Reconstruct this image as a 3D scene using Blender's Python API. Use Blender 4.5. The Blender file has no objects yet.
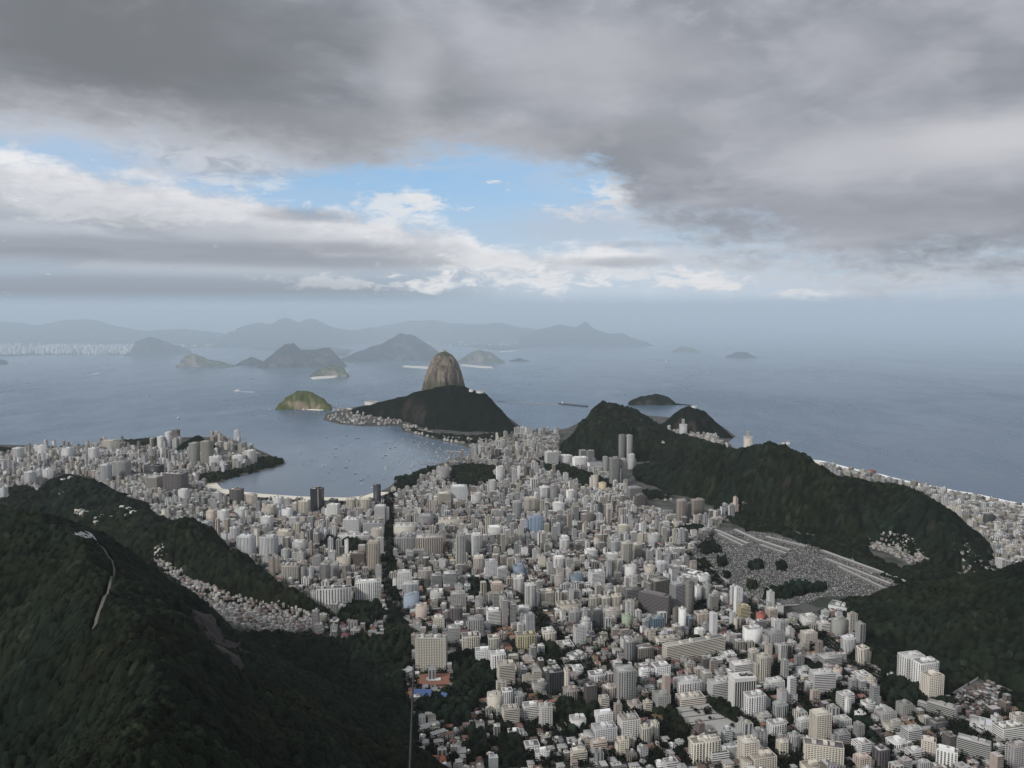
import bpy, math, random
import numpy as np
from mathutils import Vector
random.seed(7)
RNG = np.random.default_rng(11)
C = bpy.context.scene.collection
SC = bpy.context.scene
# ------------------------------------------------------------------ camera, world, sun, exposure
F_PX, PITCH, CAM_H = 810.0, math.radians(5.3), 710.0
cam_data = bpy.data.cameras.new('camera'); cam = bpy.data.objects.new('camera', cam_data); C.objects.link(cam)
cam.location = (0, 0, CAM_H); cam.rotation_euler = (math.pi/2 - PITCH, 0, 0)
cam_data.sensor_width = 36; cam_data.lens = F_PX/1024*36; cam_data.clip_start = 0.5; cam_data.clip_end = 250000
SC.camera = cam
SC.view_settings.view_transform = 'Standard'; SC.view_settings.look = 'None'
SC.view_settings.exposure = 0.0; SC.view_settings.gamma = 1.0; SC.view_settings.use_curve_mapping = False
SC.render.engine = 'CYCLES'
cy = SC.cycles
cy.max_bounces = 4; cy.diffuse_bounces = 2; cy.glossy_bounces = 2; cy.transmission_bounces = 2; cy.volume_bounces = 2
cy.use_denoising = True; cy.caustics_reflective = False; cy.caustics_refractive = False
try: cy.denoiser = 'OPENIMAGEDENOISE'
except Exception: pass
SUN_AZ, SUN_EL = math.radians(230), math.radians(34)     # azimuth clockwise from the view direction: behind and a little to the left
sd_ = bpy.data.lights.new('sun', 'SUN'); sd_.energy = 2.5; sd_.angle = math.radians(10); sd_.color = (1, .96, .90)
sun = bpy.data.objects.new('sun', sd_); C.objects.link(sun)
_d = Vector((math.sin(SUN_AZ)*math.cos(SUN_EL), math.cos(SUN_AZ)*math.cos(SUN_EL), math.sin(SUN_EL)))
sun.rotation_euler = (-_d).to_track_quat('-Z', 'Y').to_euler(); sun.location = (0, -50, 900)

class NV:
    """a socket with arithmetic"""
    def __init__(s, nt, sock): s.nt, s.s = nt, sock
    def m(s, op, b=None, c=None, clamp=False):
        n = s.nt.nodes.new('ShaderNodeMath'); n.operation = op; n.use_clamp = clamp
        for i, v in enumerate((s, b, c)):
            if v is None: continue
            if isinstance(v, NV): s.nt.links.new(v.s, n.inputs[i])
            else: n.inputs[i].default_value = v
        return NV(s.nt, n.outputs[0])
    def __add__(s, o): return s.m('ADD', o)
    __radd__ = __add__
    def __sub__(s, o): return s.m('SUBTRACT', o)
    def __rsub__(s, o): return val(s.nt, o) - s
    def __mul__(s, o): return s.m('MULTIPLY', o)
    __rmul__ = __mul__
    def __truediv__(s, o): return s.m('DIVIDE', o)
    def __neg__(s): return s*-1.0
    def clamp(s): return s.m('ADD', 0.0, clamp=True)
def val(nt, v):
    n = nt.nodes.new('ShaderNodeValue'); n.outputs[0].default_value = v; return NV(nt, n.outputs[0])
def step(v, a, b):
    n = v.nt.nodes.new('ShaderNodeMapRange'); n.interpolation_type = 'SMOOTHSTEP'
    v.nt.links.new(v.s, n.inputs['Value']); n.inputs['From Min'].default_value = a; n.inputs['From Max'].default_value = b
    return NV(v.nt, n.outputs['Result'])
def mix(nt, f, a, b):
    n = nt.nodes.new('ShaderNodeMix'); n.data_type = 'RGBA'
    for k, v in ((0, f), (6, a), (7, b)):
        if isinstance(v, NV): nt.links.new(v.s, n.inputs[k])
        elif isinstance(v, (tuple, list)): n.inputs[k].default_value = (*v[:3], 1)
        else: n.inputs[k].default_value = v
    return NV(nt, n.outputs[2])
def noise(nt, vec, scale, detail=4, rough=.55, dist=0., dims='3D'):
    n = nt.nodes.new('ShaderNodeTexNoise'); n.noise_dimensions = dims
    if vec is not None: nt.links.new(vec.s, n.inputs['Vector'])
    n.inputs['Scale'].default_value = scale; n.inputs['Detail'].default_value = detail
    n.inputs['Roughness'].default_value = rough; n.inputs['Distortion'].default_value = dist
    return NV(nt, n.outputs[0])
def comb(nt, x, y, z):
    n = nt.nodes.new('ShaderNodeCombineXYZ')
    for i, v in enumerate((x, y, z)):
        if isinstance(v, NV): nt.links.new(v.s, n.inputs[i])
        else: n.inputs[i].default_value = v
    return NV(nt, n.outputs[0])
def sep(nt, v):
    n = nt.nodes.new('ShaderNodeSeparateXYZ'); nt.links.new(v.s, n.inputs[0]); return [NV(nt, o) for o in n.outputs]
def fcurve(v, pts, lo, hi):
    """piecewise smooth function of v through pts (v in lo..hi, any output)"""
    ys = [p[1] for p in pts]; y0, y1 = min(ys), max(ys); 
    n = v.nt.nodes.new('ShaderNodeFloatCurve'); cv = n.mapping.curves[0]
    P = [((p[0]-lo)/(hi-lo), (p[1]-y0)/(y1-y0)) for p in pts]
    while len(cv.points) < len(P): cv.points.new(.5, .5)
    for q, p in zip(cv.points, P): q.location = p
    n.mapping.update()
    t = ((v - lo)/(hi-lo)).clamp(); v.nt.links.new(t.s, n.inputs['Value'])
    return NV(v.nt, n.outputs[0])*(y1-y0) + y0

def azel(px, py):
    """where in the sky a direction of the photograph is: azimuth and elevation in degrees"""
    cx, cy_ = (px-512)/F_PX, -(py-384)/F_PX
    d = (cx, math.cos(PITCH)+cy_*math.sin(PITCH), -math.sin(PITCH)+cy_*math.cos(PITCH))
    return math.degrees(math.atan2(d[0], d[1])), math.degrees(math.atan2(d[2], math.hypot(d[0], d[1])))

world = bpy.data.worlds.new('World'); SC.world = world; world.use_nodes = True
nt = world.node_tree; nt.nodes.clear()
tc = nt.nodes.new('ShaderNodeTexCoord'); D = NV(nt, tc.outputs['Generated'])
dx, dy, dz = sep(nt, D)
az = dx.m('ARCTAN2', dy)*57.29578
el = dz.m('ARCSINE')*57.29578
sky = nt.nodes.new('ShaderNodeTexSky'); sky.sky_type = 'NISHITA'; sky.sun_disc = False
sky.sun_elevation = SUN_EL; sky.sun_rotation = SUN_AZ; sky.altitude = 700
blue = mix(nt, .55, NV(nt, sky.outputs[0]), (0, 0, 0))
nn = nt.nodes.new('ShaderNodeVectorMath'); nn.operation = 'SCALE'; nt.links.new(sky.outputs[0], nn.inputs[0]); nn.inputs['Scale'].default_value = 0.10
blue = NV(nt, nn.outputs[0])
blue = mix(nt, .55, blue, (.30, .60, .98))
def blob(px, py, sx, sy):
    a, e = azel(px, py)
    u = (az-a)/(sx/14.1); v = (el-e)/(sy/14.1)
    return ((u*u + v*v)*-1.0).m('EXPONENT') if False else val(nt, 2.71828).m('POWER', (u*u + v*v)*-1.0)
blue = mix(nt, step(az, -13., -24.)*.55, blue, (.50, .60, .74))
# hazy air towards the horizon
hz = step(el, 11.0, 1.0)
veil = mix(nt, step(el, 4.2, .3), (.50, .59, .69), mix(nt, step(az, -12., 14.), (.29, .345, .41), (.37, .455, .57)))
veil = mix(nt, step(blob(640, 292, 190, 46), .05, .9)*.75, veil, (.57, .65, .74))
veil = mix(nt, step(blob(900, 285, 190, 22) + (noise(nt, comb(nt, az*.06, el*.5, 1.), 2., 5)-.5)*1.2, .3, 1.)*.5, veil, (.58, .65, .73))
shaft = noise(nt, comb(nt, az*.55 + el*.12, el*.02, 5.), 1., 4, .6)
veil = mix(nt, step(shaft, .50, .70)*step(el, 4.5, 2.)*step(az, -6., 4.)*.42, veil, (.62, .69, .77))
col = mix(nt, hz*.97, blue, veil)
pl = dz.m('MAXIMUM', 0.0) + .07
flat = comb(nt, dx/pl, dy/pl, 0.0)                       # a cloud ceiling seen in perspective
ang = comb(nt, az*.05, el*.22, 0.0)                      # stretched along the horizon
n_big = noise(nt, flat, .55, 6, .55, .4)
n_mid = noise(nt, flat, 1.6, 7, .6, .3)
n_str = noise(nt, ang, 1.7, 7, .58, .5)
n_puf = noise(nt, comb(nt, az*.11, el*.26, 3.1), 2.2, 8, .6, .2)
n_fin = noise(nt, comb(nt, az*.16, el*.40, 7.7), 3.2, 8, .62, .5)
# far bank of stratocumulus, left
topL = fcurve(az, [(-45, azel(-160, 150)[1]), (azel(0, 0)[0], azel(0, 152)[1]), (azel(110, 0)[0], azel(110, 166)[1]), (azel(215, 0)[0], azel(215, 186)[1]),
      (azel(330, 0)[0], azel(330, 206)[1]), (azel(455, 0)[0], azel(455, 226)[1]), (azel(520, 0)[0], azel(520, 248)[1]), (azel(640, 0)[0], azel(640, 240)[1]),
      (azel(800, 0)[0], azel(800, 258)[1]), (45, azel(1100, 262)[1])], -45, 45)
dL = topL + (n_puf-.5)*4.2 - el
covL = step(dL, -.25, .9)*step(el + (n_str-.5)*2., 1.7, 3.4)
shL = step(dL + (n_str-.5)*5.5, .3, 4.2)                  # deeper below the tops the bank is greyer
whiteL = mix(nt, step(n_puf, .35, .65), (.60, .61, .65), (.88, .88, .90))
cl = mix(nt, shL, whiteL, mix(nt, step(n_str, .38, .62), (.33, .36, .41), (.50, .53, .58)))
right = step(az, 6., 15.)
cl = mix(nt, right*.6, cl, (.44, .51, .60))
col = mix(nt, covL*mix(nt, right, (.93,)*3, (.60,)*3), col, cl)
# bright heads of far cumulus
for px, py, sx, sy, k in ((722, 283, 30, 11, 1.), (690, 280, 44, 9, .8), (545, 280, 80, 11, .8), (425, 284, 44, 9, .85), (330, 282, 60, 7, .5), (620, 275, 80, 9, .6), (810, 294, 40, 7, .7), (900, 278, 70, 8, .4), (615, 194, 26, 16, .85), (585, 212, 42, 9, .7), (395, 208, 52, 17, .75), (430, 206, 30, 8, .7), (252, 184, 40, 7, .5), (500, 262, 70, 10, .6), (820, 296, 30, 6, .45), (120, 205, 120, 20, .35)):
    b = step(blob(px, py, sx*1.25, sy*1.25)*.9 + (n_fin-.5)*2.6, .38, .95)
    col = mix(nt, b*k, col, (.78, .79, .81))
# shaded stripes in the bank
for px, py, sx, sy, k in ((120, 250, 300, 13, .75), (330, 248, 130, 9, .65), (300, 216, 60, 8, .6), (330, 262, 150, 8, .5), (620, 262, 70, 7, .5), (640, 244, 60, 5, .4), (100, 285, 260, 12, .5)):
    b = step(blob(px, py, sx, sy) + (n_str-.5)*1.3, .25, .95)
    col = mix(nt, b*k, col, (.31, .335, .385))
# the dark cloud ceiling
base = fcurve(az, [(-48, azel(-200, 118)[1]), (azel(0, 0)[0], azel(0, 118)[1]), (azel(90, 0)[0], azel(90, 126)[1]), (azel(200, 0)[0], azel(200, 140)[1]), (azel(290, 0)[0], azel(290, 160)[1]),
      (azel(355, 0)[0], azel(355, 168)[1]), (azel(420, 0)[0], azel(420, 148)[1]), (azel(520, 0)[0], azel(520, 156)[1]), (azel(600, 0)[0], azel(600, 170)[1]), (azel(648, 0)[0], azel(648, 212)[1]),
      (azel(720, 0)[0], azel(720, 240)[1]), (azel(800, 0)[0], azel(800, 254)[1]), (azel(900, 0)[0], azel(900, 266)[1]), (azel(1024, 0)[0], azel(1024, 264)[1]), (48, azel(1200, 262)[1])], -48, 48)
dD = el - base + (n_big-.5)*3.2 + (n_puf-.5)*3.0 + (n_fin-.5)*2.4
dD = (dD + (n_fin-.5)*step(az, 2., 8.)*3.2 + (n_puf-.5)*step(az, 2., 8.)*2.)*(1.0 - step(az, 2., 12.)*.55)
covD = step(dD, -1.0, 1.1)
wisp = step(dD, -2.8, .2)*step(n_mid, .30, .62)
veilL = step(blob(235, 142, 150, 40) + (n_puf-.5)*1.0 + (n_str-.5)*.8, .30, .95)
col = mix(nt, veilL*.88, col, mix(nt, step(n_fin, .38, .62), (.37, .40, .455), (.58, .60, .65)))
col = mix(nt, step(blob(60, 122, 140, 20) + (n_puf-.5)*1.1, .2, .9)*.7, col, mix(nt, n_fin, (.44, .47, .53), (.62, .64, .69)))
col = mix(nt, step(blob(600, 225, 120, 26) + (n_str-.5)*1.4, .3, 1.)*.6, col, (.50, .53, .60))
col = mix(nt, wisp*.55, col, (.56, .58, .62))
n_soft = noise(nt, comb(nt, az*.075, el*.16, 11.), 1.5, 4, .5, .3)
tone = mix(nt, step(n_big*.35 + n_soft*.65, .38, .62), (.264, .288, .332), (.445, .464, .518))
n_s2 = noise(nt, comb(nt, az*.16, el*.34, 2.), 1.5, 4, .52, .4)
tone = mix(nt, step(n_s2, .52, .70)*.30, tone, (.57, .58, .625))
tone = mix(nt, step(n_s2, .47, .30)*.30, tone, (.25, .266, .305))
for px, py, sx, sy, k, c in ((130, 40, 250, 75, .95, (.185, .200, .218)), (455, 95, 32, 45, .45, (.27, .28, .30)), (410, 62, 34, 40, .45, (.52, .525, .555)),
      (850, 216, 200, 26, .7, (.305, .325, .37)), (930, 150, 200, 32, .85, (.525, .535, .58)), (570, 66, 130, 40, .55, (.455, .465, .515)), (700, 112, 150, 20, .35, (.44, .455, .50)), (1000, 134, 80, 18, .7, (.62, .62, .65)), (640, 62, 160, 50, .30, (.43, .43, .46)), (520, 140, 260, 26, .45, (.30, .31, .335)), (250, 118, 220, 16, .4, (.33, .335, .36)), (940, 40, 140, 60, .35, (.34, .345, .375))):
    tone = mix(nt, step(blob(px, py, sx, sy) + (n_mid-.5)*.8, .05, .95)*k, tone, c)
edge = step(dD, 2.6, .2)                                  # thin edges let light through
tone = mix(nt, edge*step(az, 8., -4.)*.45, tone, (.53, .54, .575))
col = mix(nt, covD, col, tone)
col = mix(nt, step(el, 26., 60.), col, (.66, .69, .74))     # unseen cloud overhead, brightened to light the city and the haze
bg = nt.nodes.new('ShaderNodeBackground'); nt.links.new(col.s, bg.inputs[0]); bg.inputs[1].default_value = 1.0
wo = nt.nodes.new('ShaderNodeOutputWorld'); nt.links.new(bg.outputs[0], wo.inputs[0])

# ------------------------------------------------------------------ helpers
def tag(o, label=None, cat=None, group=None, kind=None):
    if label: o['label'] = label
    if cat: o['category'] = cat
    if group: o['group'] = group
    if kind: o['kind'] = kind
    return o
def mesh(name, V, F, mat=None, parent=None, smooth=False, loc=None, rotz=0., uv=None, cols=None, wins=None, vcols=None):
    """V n x 3, F m x k (all quads or all triangles) -> one mesh object"""
    me = bpy.data.meshes.new(name); V = np.asarray(V, dtype=np.float32)
    if isinstance(F, np.ndarray):
        m, k = F.shape
        me.vertices.add(len(V)); me.vertices.foreach_set('co', V.ravel())
        me.loops.add(m*k); me.loops.foreach_set('vertex_index', np.ascontiguousarray(F, dtype=np.int32).ravel())
        me.polygons.add(m); me.polygons.foreach_set('loop_start', np.arange(0, m*k, k, dtype=np.int32))
    else:
        me.from_pydata([tuple(map(float, v)) for v in V], [], F); m = len(F)
    if uv is not None:
        l = me.uv_layers.new(name='UVMap'); l.data.foreach_set('uv', np.asarray(uv, dtype=np.float32).ravel())
    if cols is not None:
        a = me.attributes.new('col', 'FLOAT_COLOR', 'FACE'); c = np.ones((m, 4), np.float32); c[:, :3] = cols; a.data.foreach_set('color', c.ravel())
    if wins is not None:
        a = me.attributes.new('win', 'FLOAT_VECTOR', 'FACE'); a.data.foreach_set('vector', np.asarray(wins, dtype=np.float32).ravel())
    if vcols is not None:
        a = me.attributes.new('col', 'FLOAT_COLOR', 'POINT'); c = np.ones((len(V), 4), np.float32); c[:, :3] = vcols; a.data.foreach_set('color', c.ravel())
    me.update(calc_edges=True); me.validate(clean_customdata=False) if False else None
    if smooth: me.polygons.foreach_set('use_smooth', np.ones(m, dtype=bool))
    if mat: me.materials.append(mat)
    o = bpy.data.objects.new(name, me); C.objects.link(o)
    if loc is not None: o.location = loc
    o.rotation_euler = (0, 0, rotz)
    if parent: o.parent = parent
    return o
def empty(name, loc, rotz=0.):
    o = bpy.data.objects.new(name, None); C.objects.link(o); o.location = loc; o.rotation_euler = (0, 0, rotz); o.empty_display_size = .1; return o
BOXF = [(0, 1, 5, 4), (1, 2, 6, 5), (2, 3, 7, 6), (3, 0, 4, 7), (4, 5, 6, 7), (3, 2, 1, 0)]
def boxv(x0, x1, y0, y1, z0, z1):
    return [(x0, y0, z0), (x1, y0, z0), (x1, y1, z0), (x0, y1, z0), (x0, y0, z1), (x1, y0, z1), (x1, y1, z1), (x0, y1, z1)]
def boxes(name, L, mat, parent=None, **k):
    V, Fc = [], []
    for b in L:
        n = len(V); V += boxv(*b); Fc += [tuple(i+n for i in f) for f in BOXF]
    return mesh(name, V, Fc, mat, parent, **k)

def ray(px, py):
    cx, cy_ = (px-512)/F_PX, -(py-384)/F_PX
    d = np.array([cx, math.cos(PITCH)+cy_*math.sin(PITCH), -math.sin(PITCH)+cy_*math.cos(PITCH)]); return d/d[1]
def at(px, py, z=0.):
    d = ray(px, py); t = (z-CAM_H)/d[2]; return np.array([d[0]*t, t, z])
def deep(px, py, Y):
    d = ray(px, py); return np.array([d[0]*Y, Y, CAM_H + d[2]*Y])
def proj(x, y, z):
    x, y, z = np.asarray(x, float), np.asarray(y, float), np.asarray(z, float)-CAM_H
    c, s = math.cos(PITCH), math.sin(PITCH); fw = y*c - z*s; up = y*s + z*c
    fw = np.maximum(fw, 1e-3); return 512 + F_PX*x/fw, 384 - F_PX*up/fw
def inpoly(x, y, P):
    x, y = np.asarray(x, float), np.asarray(y, float); r = np.zeros(x.shape, bool); n = len(P)
    for i in range(n):
        (x0, y0), (x1, y1) = P[i], P[(i+1) % n]
        if y0 == y1: continue
        c = ((y0 > y) != (y1 > y)) & (x < (x1-x0)*(y-y0)/(y1-y0) + x0); r ^= c
    return r
def segdist(x, y, P, closed=False):
    """distance to a polyline, and the index + fraction of the closest point"""
    best = np.full(np.shape(x), 1e18); idx = np.zeros(np.shape(x)); n = len(P)
    for i in range(n if closed else n-1):
        a, b = P[i], P[(i+1) % n]; ex, ey = b[0]-a[0], b[1]-a[1]; L = ex*ex + ey*ey + 1e-9
        t = np.clip(((x-a[0])*ex + (y-a[1])*ey)/L, 0, 1)
        d = (x-a[0]-t*ex)**2 + (y-a[1]-t*ey)**2; m = d < best
        best = np.where(m, d, best); idx = np.where(m, i+t, idx)
    return np.sqrt(best), idx
def _h(ix, iy, s):
    v = np.sin(ix*127.1 + iy*311.7 + s*74.7)*43758.5453; return v-np.floor(v)
def vnoise(x, y, s=0):
    ix, iy = np.floor(x), np.floor(y); fx, fy = x-ix, y-iy; fx = fx*fx*(3-2*fx); fy = fy*fy*(3-2*fy)
    return (_h(ix, iy, s)*(1-fx) + _h(ix+1, iy, s)*fx)*(1-fy) + (_h(ix, iy+1, s)*(1-fx) + _h(ix+1, iy+1, s)*fx)*fy
def fbm(x, y, s=0, o=4):
    r, a, t = 0, .5, 0
    for i in range(o): r = r + a*vnoise(x, y, s+i); t += a; x, y, a = x*2.03+17, y*2.03+5, a*.5
    return r/t

# ------------------------------------------------------------------ materials
def material(name):
    m = bpy.data.materials.new(name); m.use_nodes = True; nt = m.node_tree
    return m, nt, nt.nodes['Principled BSDF']
def setc(nt, sock, v):
    if isinstance(v, NV): nt.links.new(v.s, sock)
    elif isinstance(v, (tuple, list)): sock.default_value = (*v, 1)
    else: sock.default_value = v
def posn(nt):
    g = nt.nodes.new('ShaderNodeNewGeometry'); return NV(nt, g.outputs['Position']), NV(nt, g.outputs['Normal'])
def attr(nt, name):
    a = nt.nodes.new('ShaderNodeAttribute'); a.attribute_name = name; return NV(nt, a.outputs['Color']), NV(nt, a.outputs['Vector'])
def bump(nt, bs, h, strength, dist):
    b = nt.nodes.new('ShaderNodeBump'); b.inputs['Strength'].default_value = strength; b.inputs['Distance'].default_value = dist
    nt.links.new(h.s, b.inputs['Height']); nt.links.new(b.outputs[0], bs.inputs['Normal'])
def plain(name, c, rough=.8, var=.12, scale=.4, spec=.3):
    m, nt, bs = material(name); P, _ = posn(nt)
    v = noise(nt, P, scale, 3)
    setc(nt, bs.inputs['Base Color'], mix(nt, v, tuple(x*(1-var) for x in c), tuple(min(x*(1+var), .9) for x in c)))
    bs.inputs['Roughness'].default_value = rough; bs.inputs['Specular IOR Level'].default_value = spec
    return m
def facade_material():
    m, nt, bs = material('facade'); c, _ = attr(nt, 'col'); _, w = attr(nt, 'win'); wa, wb, dk = sep(nt, w)
    u = nt.nodes.new('ShaderNodeUVMap'); u.uv_map = 'UVMap'; ux, uy, _z = sep(nt, NV(nt, u.outputs[0]))
    fu, fv = ux.m('FRACT'), uy.m('FRACT')
    mu = (fu-.5).m('ABSOLUTE').m('LESS_THAN', .5-wa) ; mv = (fv-.5).m('ABSOLUTE').m('LESS_THAN', .5-wb)
    mask = mu*mv*dk
    P, _ = posn(nt)
    px, py, pz = sep(nt, P)
    st = noise(nt, comb(nt, px*.35, py*.35, pz*.05), 1., 3); blot = noise(nt, P, .11, 4)
    wn = nt.nodes.new('ShaderNodeTexWhiteNoise'); wn.noise_dimensions = '3D'
    nt.links.new(comb(nt, ux.m('FLOOR'), uy.m('FLOOR'), (px*.1).m('FLOOR')).s, wn.inputs['Vector'])
    gl = mix(nt, NV(nt, wn.outputs[0]), (.025, .03, .036), (.085, .09, .095))
    k = (st*.30 + blot*.35)+.62
    vm = nt.nodes.new('ShaderNodeVectorMath'); vm.operation = 'SCALE'; nt.links.new(c.s, vm.inputs[0]); nt.links.new(k.s, vm.inputs['Scale'])
    setc(nt, bs.inputs['Base Color'], mix(nt, mask, NV(nt, vm.outputs[0]), gl))
    setc(nt, bs.inputs['Roughness'], .85 - mask*.45); bs.inputs['Specular IOR Level'].default_value = .25
    return m
M = {}
M['facade'] = facade_material()
M['glass'] = plain('window_glass', (.035, .042, .05), .25, .4, .15, .5)
M['glass_blue'] = plain('blue_glass', (.07, .12, .19), .25, .3, .15, .5)
M['concrete'] = plain('concrete', (.33, .32, .30), .9, .25, .3)
M['white'] = plain('white_paint', (.62, .61, .58), .7, .15, .2)
M['dark'] = plain('dark_metal', (.07, .075, .08), .6, .2, .3)
M['rust'] = plain('brick_red', (.22, .105, .075), .9, .3, .2)
M['tile'] = plain('roof_tile', (.165, .10, .082), .9, .3, .3)
M['bluetile'] = plain('blue_sheet_roof', (.06, .105, .23), .6, .15, .1)
M['orange'] = plain('orange_roof', (.42, .17, .09), .9, .15, .2)
M['sand'] = plain('sand', (.68, .63, .54), .95, .1, .02)
M['foam'] = plain('foam', (.80, .82, .84), .8, .1, .02)
M['asphalt'] = plain('asphalt', (.055, .056, .058), .9, .25, .08)
M['pave'] = plain('paving', (.20, .19, .18), .9, .2, .1)
M['bark'] = plain('bark', (.07, .055, .04), .95, .3, 2.)
M['hull'] = plain('hull_white', (.75, .75, .75), .4, .05, .5)
M['hull_dark'] = plain('hull_dark', (.06, .07, .09), .4, .2, .5)
M['pole'] = plain('galvanised_steel', (.075, .075, .073), .55, .25, 3.)
def leaf_material(name, a, b, scale=.05):
    m, nt, bs = material(name); c, _ = attr(nt, 'col'); P, _ = posn(nt)
    n = noise(nt, P, scale, 4, .6); n2 = noise(nt, P, scale*9, 3, .65)
    cc = mix(nt, (n*.75+n2*.5-.12).clamp(), a, b)
    vm = nt.nodes.new('ShaderNodeVectorMath'); vm.operation = 'MULTIPLY'; nt.links.new(cc.s, vm.inputs[0]); nt.links.new(c.s, vm.inputs[1])
    setc(nt, bs.inputs['Base Color'], NV(nt, vm.outputs[0])); bs.inputs['Roughness'].default_value = .9; bs.inputs['Specular IOR Level'].default_value = .04
    return m
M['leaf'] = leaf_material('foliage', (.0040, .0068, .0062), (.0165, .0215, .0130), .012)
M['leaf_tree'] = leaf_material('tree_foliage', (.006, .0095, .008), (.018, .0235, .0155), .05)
def hill_material(name, green, rock, rocky, sc=.006):
    m, nt, bs = material(name); P, Nn = posn(nt)
    nx, ny, nz = sep(nt, Nn); x, y, z = sep(nt, P)
    n = noise(nt, P, sc, 6, .6); n2 = noise(nt, P, sc*8, 5, .65); n3 = noise(nt, P, sc*2.4, 4, .6)
    streak = noise(nt, comb(nt, x*.03, y*.03, z*.004), 1., 4, .6)
    g = mix(nt, (n2*.7+n*.5-.1).clamp(), tuple(v*.62 for v in green), tuple(v*1.45 for v in green))
    r = mix(nt, streak, tuple(v*.45 for v in rock), tuple(v*1.45 for v in rock))
    steep = step(nz + (n-.5)*.55 + (n3-.5)*.3, rocky+.16, rocky-.12)
    setc(nt, bs.inputs['Base Color'], mix(nt, steep, g, r)); bs.inputs['Roughness'].default_value = .95; bs.inputs['Specular IOR Level'].default_value = .03
    bump(nt, bs, n2, .5, 6.)
    return m
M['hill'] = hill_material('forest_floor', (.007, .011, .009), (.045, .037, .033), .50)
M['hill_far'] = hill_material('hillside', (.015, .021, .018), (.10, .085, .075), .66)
M['hill_painted_sun'] = hill_material('painted_sunlit_hillside', (.078, .092, .046), (.26, .22, .165), .62)  # sunlight on the far islands painted in as a paler yellow-green
def rock_material():
    m, nt, bs = material('granite'); P, Nn = posn(nt); x, y, z = sep(nt, P); nx, ny, nz = sep(nt, Nn)
    s1 = noise(nt, comb(nt, x*.05, y*.05, z*.006), 1., 5, .65, .4); s2 = noise(nt, P, .012, 5, .6)
    c = mix(nt, step(s1*.65+s2*.35, .36, .64), (.045, .039, .035), (.25, .21, .17))
    veg = (step(nz + (s2-.5)*.9, .66, .82) + step(z + (s2-.5)*160., 215., 160.)*step(s1*.4+s2*.6, .42, .52)).clamp()
    c = mix(nt, veg*.85, c, (.05, .065, .035))
    setc(nt, bs.inputs['Base Color'], c); bs.inputs['Roughness'].default_value = .9; bump(nt, bs, s1, .6, 8.)
    return m
M['granite'] = rock_material()
def ground_material():
    m, nt, bs = material('city_ground'); P, _ = posn(nt)
    a = noise(nt, P, .018, 4, .6); b = noise(nt, P, .15, 3, .6)
    c = mix(nt, step(a, .45, .6), mix(nt, b, (.04, .04, .04), (.11, .105, .10)), mix(nt, b, (.014, .02, .014), (.03, .036, .022)))
    setc(nt, bs.inputs['Base Color'], c); bs.inputs['Roughness'].default_value = .95; return m
M['ground'] = ground_material()
def water_material():
    m, nt, bs = material('sea'); P, _ = posn(nt); x, y, z = sep(nt, P)
    big = noise(nt, comb(nt, x*.0009, y*.0005, 0.), 1., 5, .6, .6); mid = noise(nt, comb(nt, x*.006, y*.0028, 0.), 1., 5, .6, .4)
    painted_sheen = step(x, -1900., -1000.)*step(x, 300., -300.)*step(y, 4800., 3900.)  # inner bay coloured paler to paint in the bright cloud reflected there
    setc(nt, bs.inputs['Base Color'], mix(nt, painted_sheen*.8, mix(nt, big, (.070, .112, .168), (.092, .138, .198)), mix(nt, mid, (.13, .165, .21), (.19, .23, .28))))
    calm = step(x, -1700., -900.)*step(x, 250., -350.)*step(y, 4700., 4000.)*step(big*.5+mid*.5, .44, .56)
    setc(nt, bs.inputs['Roughness'], .20 - calm*.13 + step(big*.65+mid*.35, .36, .66)*.10)
    bs.inputs['IOR'].default_value = 1.333
    w = noise(nt, comb(nt, x*.03, y*.012, 0.), 1., 4, .6); bump(nt, bs, w, .05, .8)
    return m
M['water'] = water_material()
HAZE, RAIN = 1.1e-5, 1.5e-4
# ------------------------------------------------------------------ the land: coast, flat city ground, hills
def G(px, py): return tuple(at(px, py, 0.)[:2])
COAST_PX = [(-420, 443), (-150, 444), (0, 444.5), (60, 446.5), (112, 444.5), (150, 441), (185, 437), (226, 437), (243, 444), (264, 452), (281, 460), (287, 463.5), (274, 468.5), (254, 473.5), (231, 478.5), (219, 484), (222, 489), (240, 492), (258, 494),
    (300, 497), (345, 498), (366, 496), (380, 491.5), (391, 486), (395, 481), (416, 474), (436, 465), (456, 458), (468, 455), (473, 449.5), (461, 445), (443, 441.5), (428, 438), (403, 431.5), (400, 426), (366, 426.5), (341, 424.5), (323, 420), (326, 413.5), (340, 410), (355, 407),
    (375, 403), (405, 396), (425, 389), (445, 387), (466, 391), (478, 399), (500, 411), (513, 421), (525, 429.5), (550, 431), (568, 428), (590, 417), (625, 414), (655, 416), (690, 419), (722, 426), (736, 436.5), (728, 442), (735, 449), (757, 456), (817, 461.5), (855, 470), (898, 480), (933, 487.5),
    (965, 493.5), (1003, 501), (1030, 506), (1090, 521), (1200, 556), (1400, 640)]
COAST = [G(*p) for p in COAST_PX] + [(2600, 300), (2600, -1500), (-5200, -1500), (-5200, 3000)]
def ground_z(x, y):
    d, _ = segdist(x, y, COAST, True); s = np.where(inpoly(x, y, COAST), d, -d)
    return np.clip(s*.08, -8, 4) + np.clip(s-50, 0, 2600)*.0085, s
HILLS = []
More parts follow.
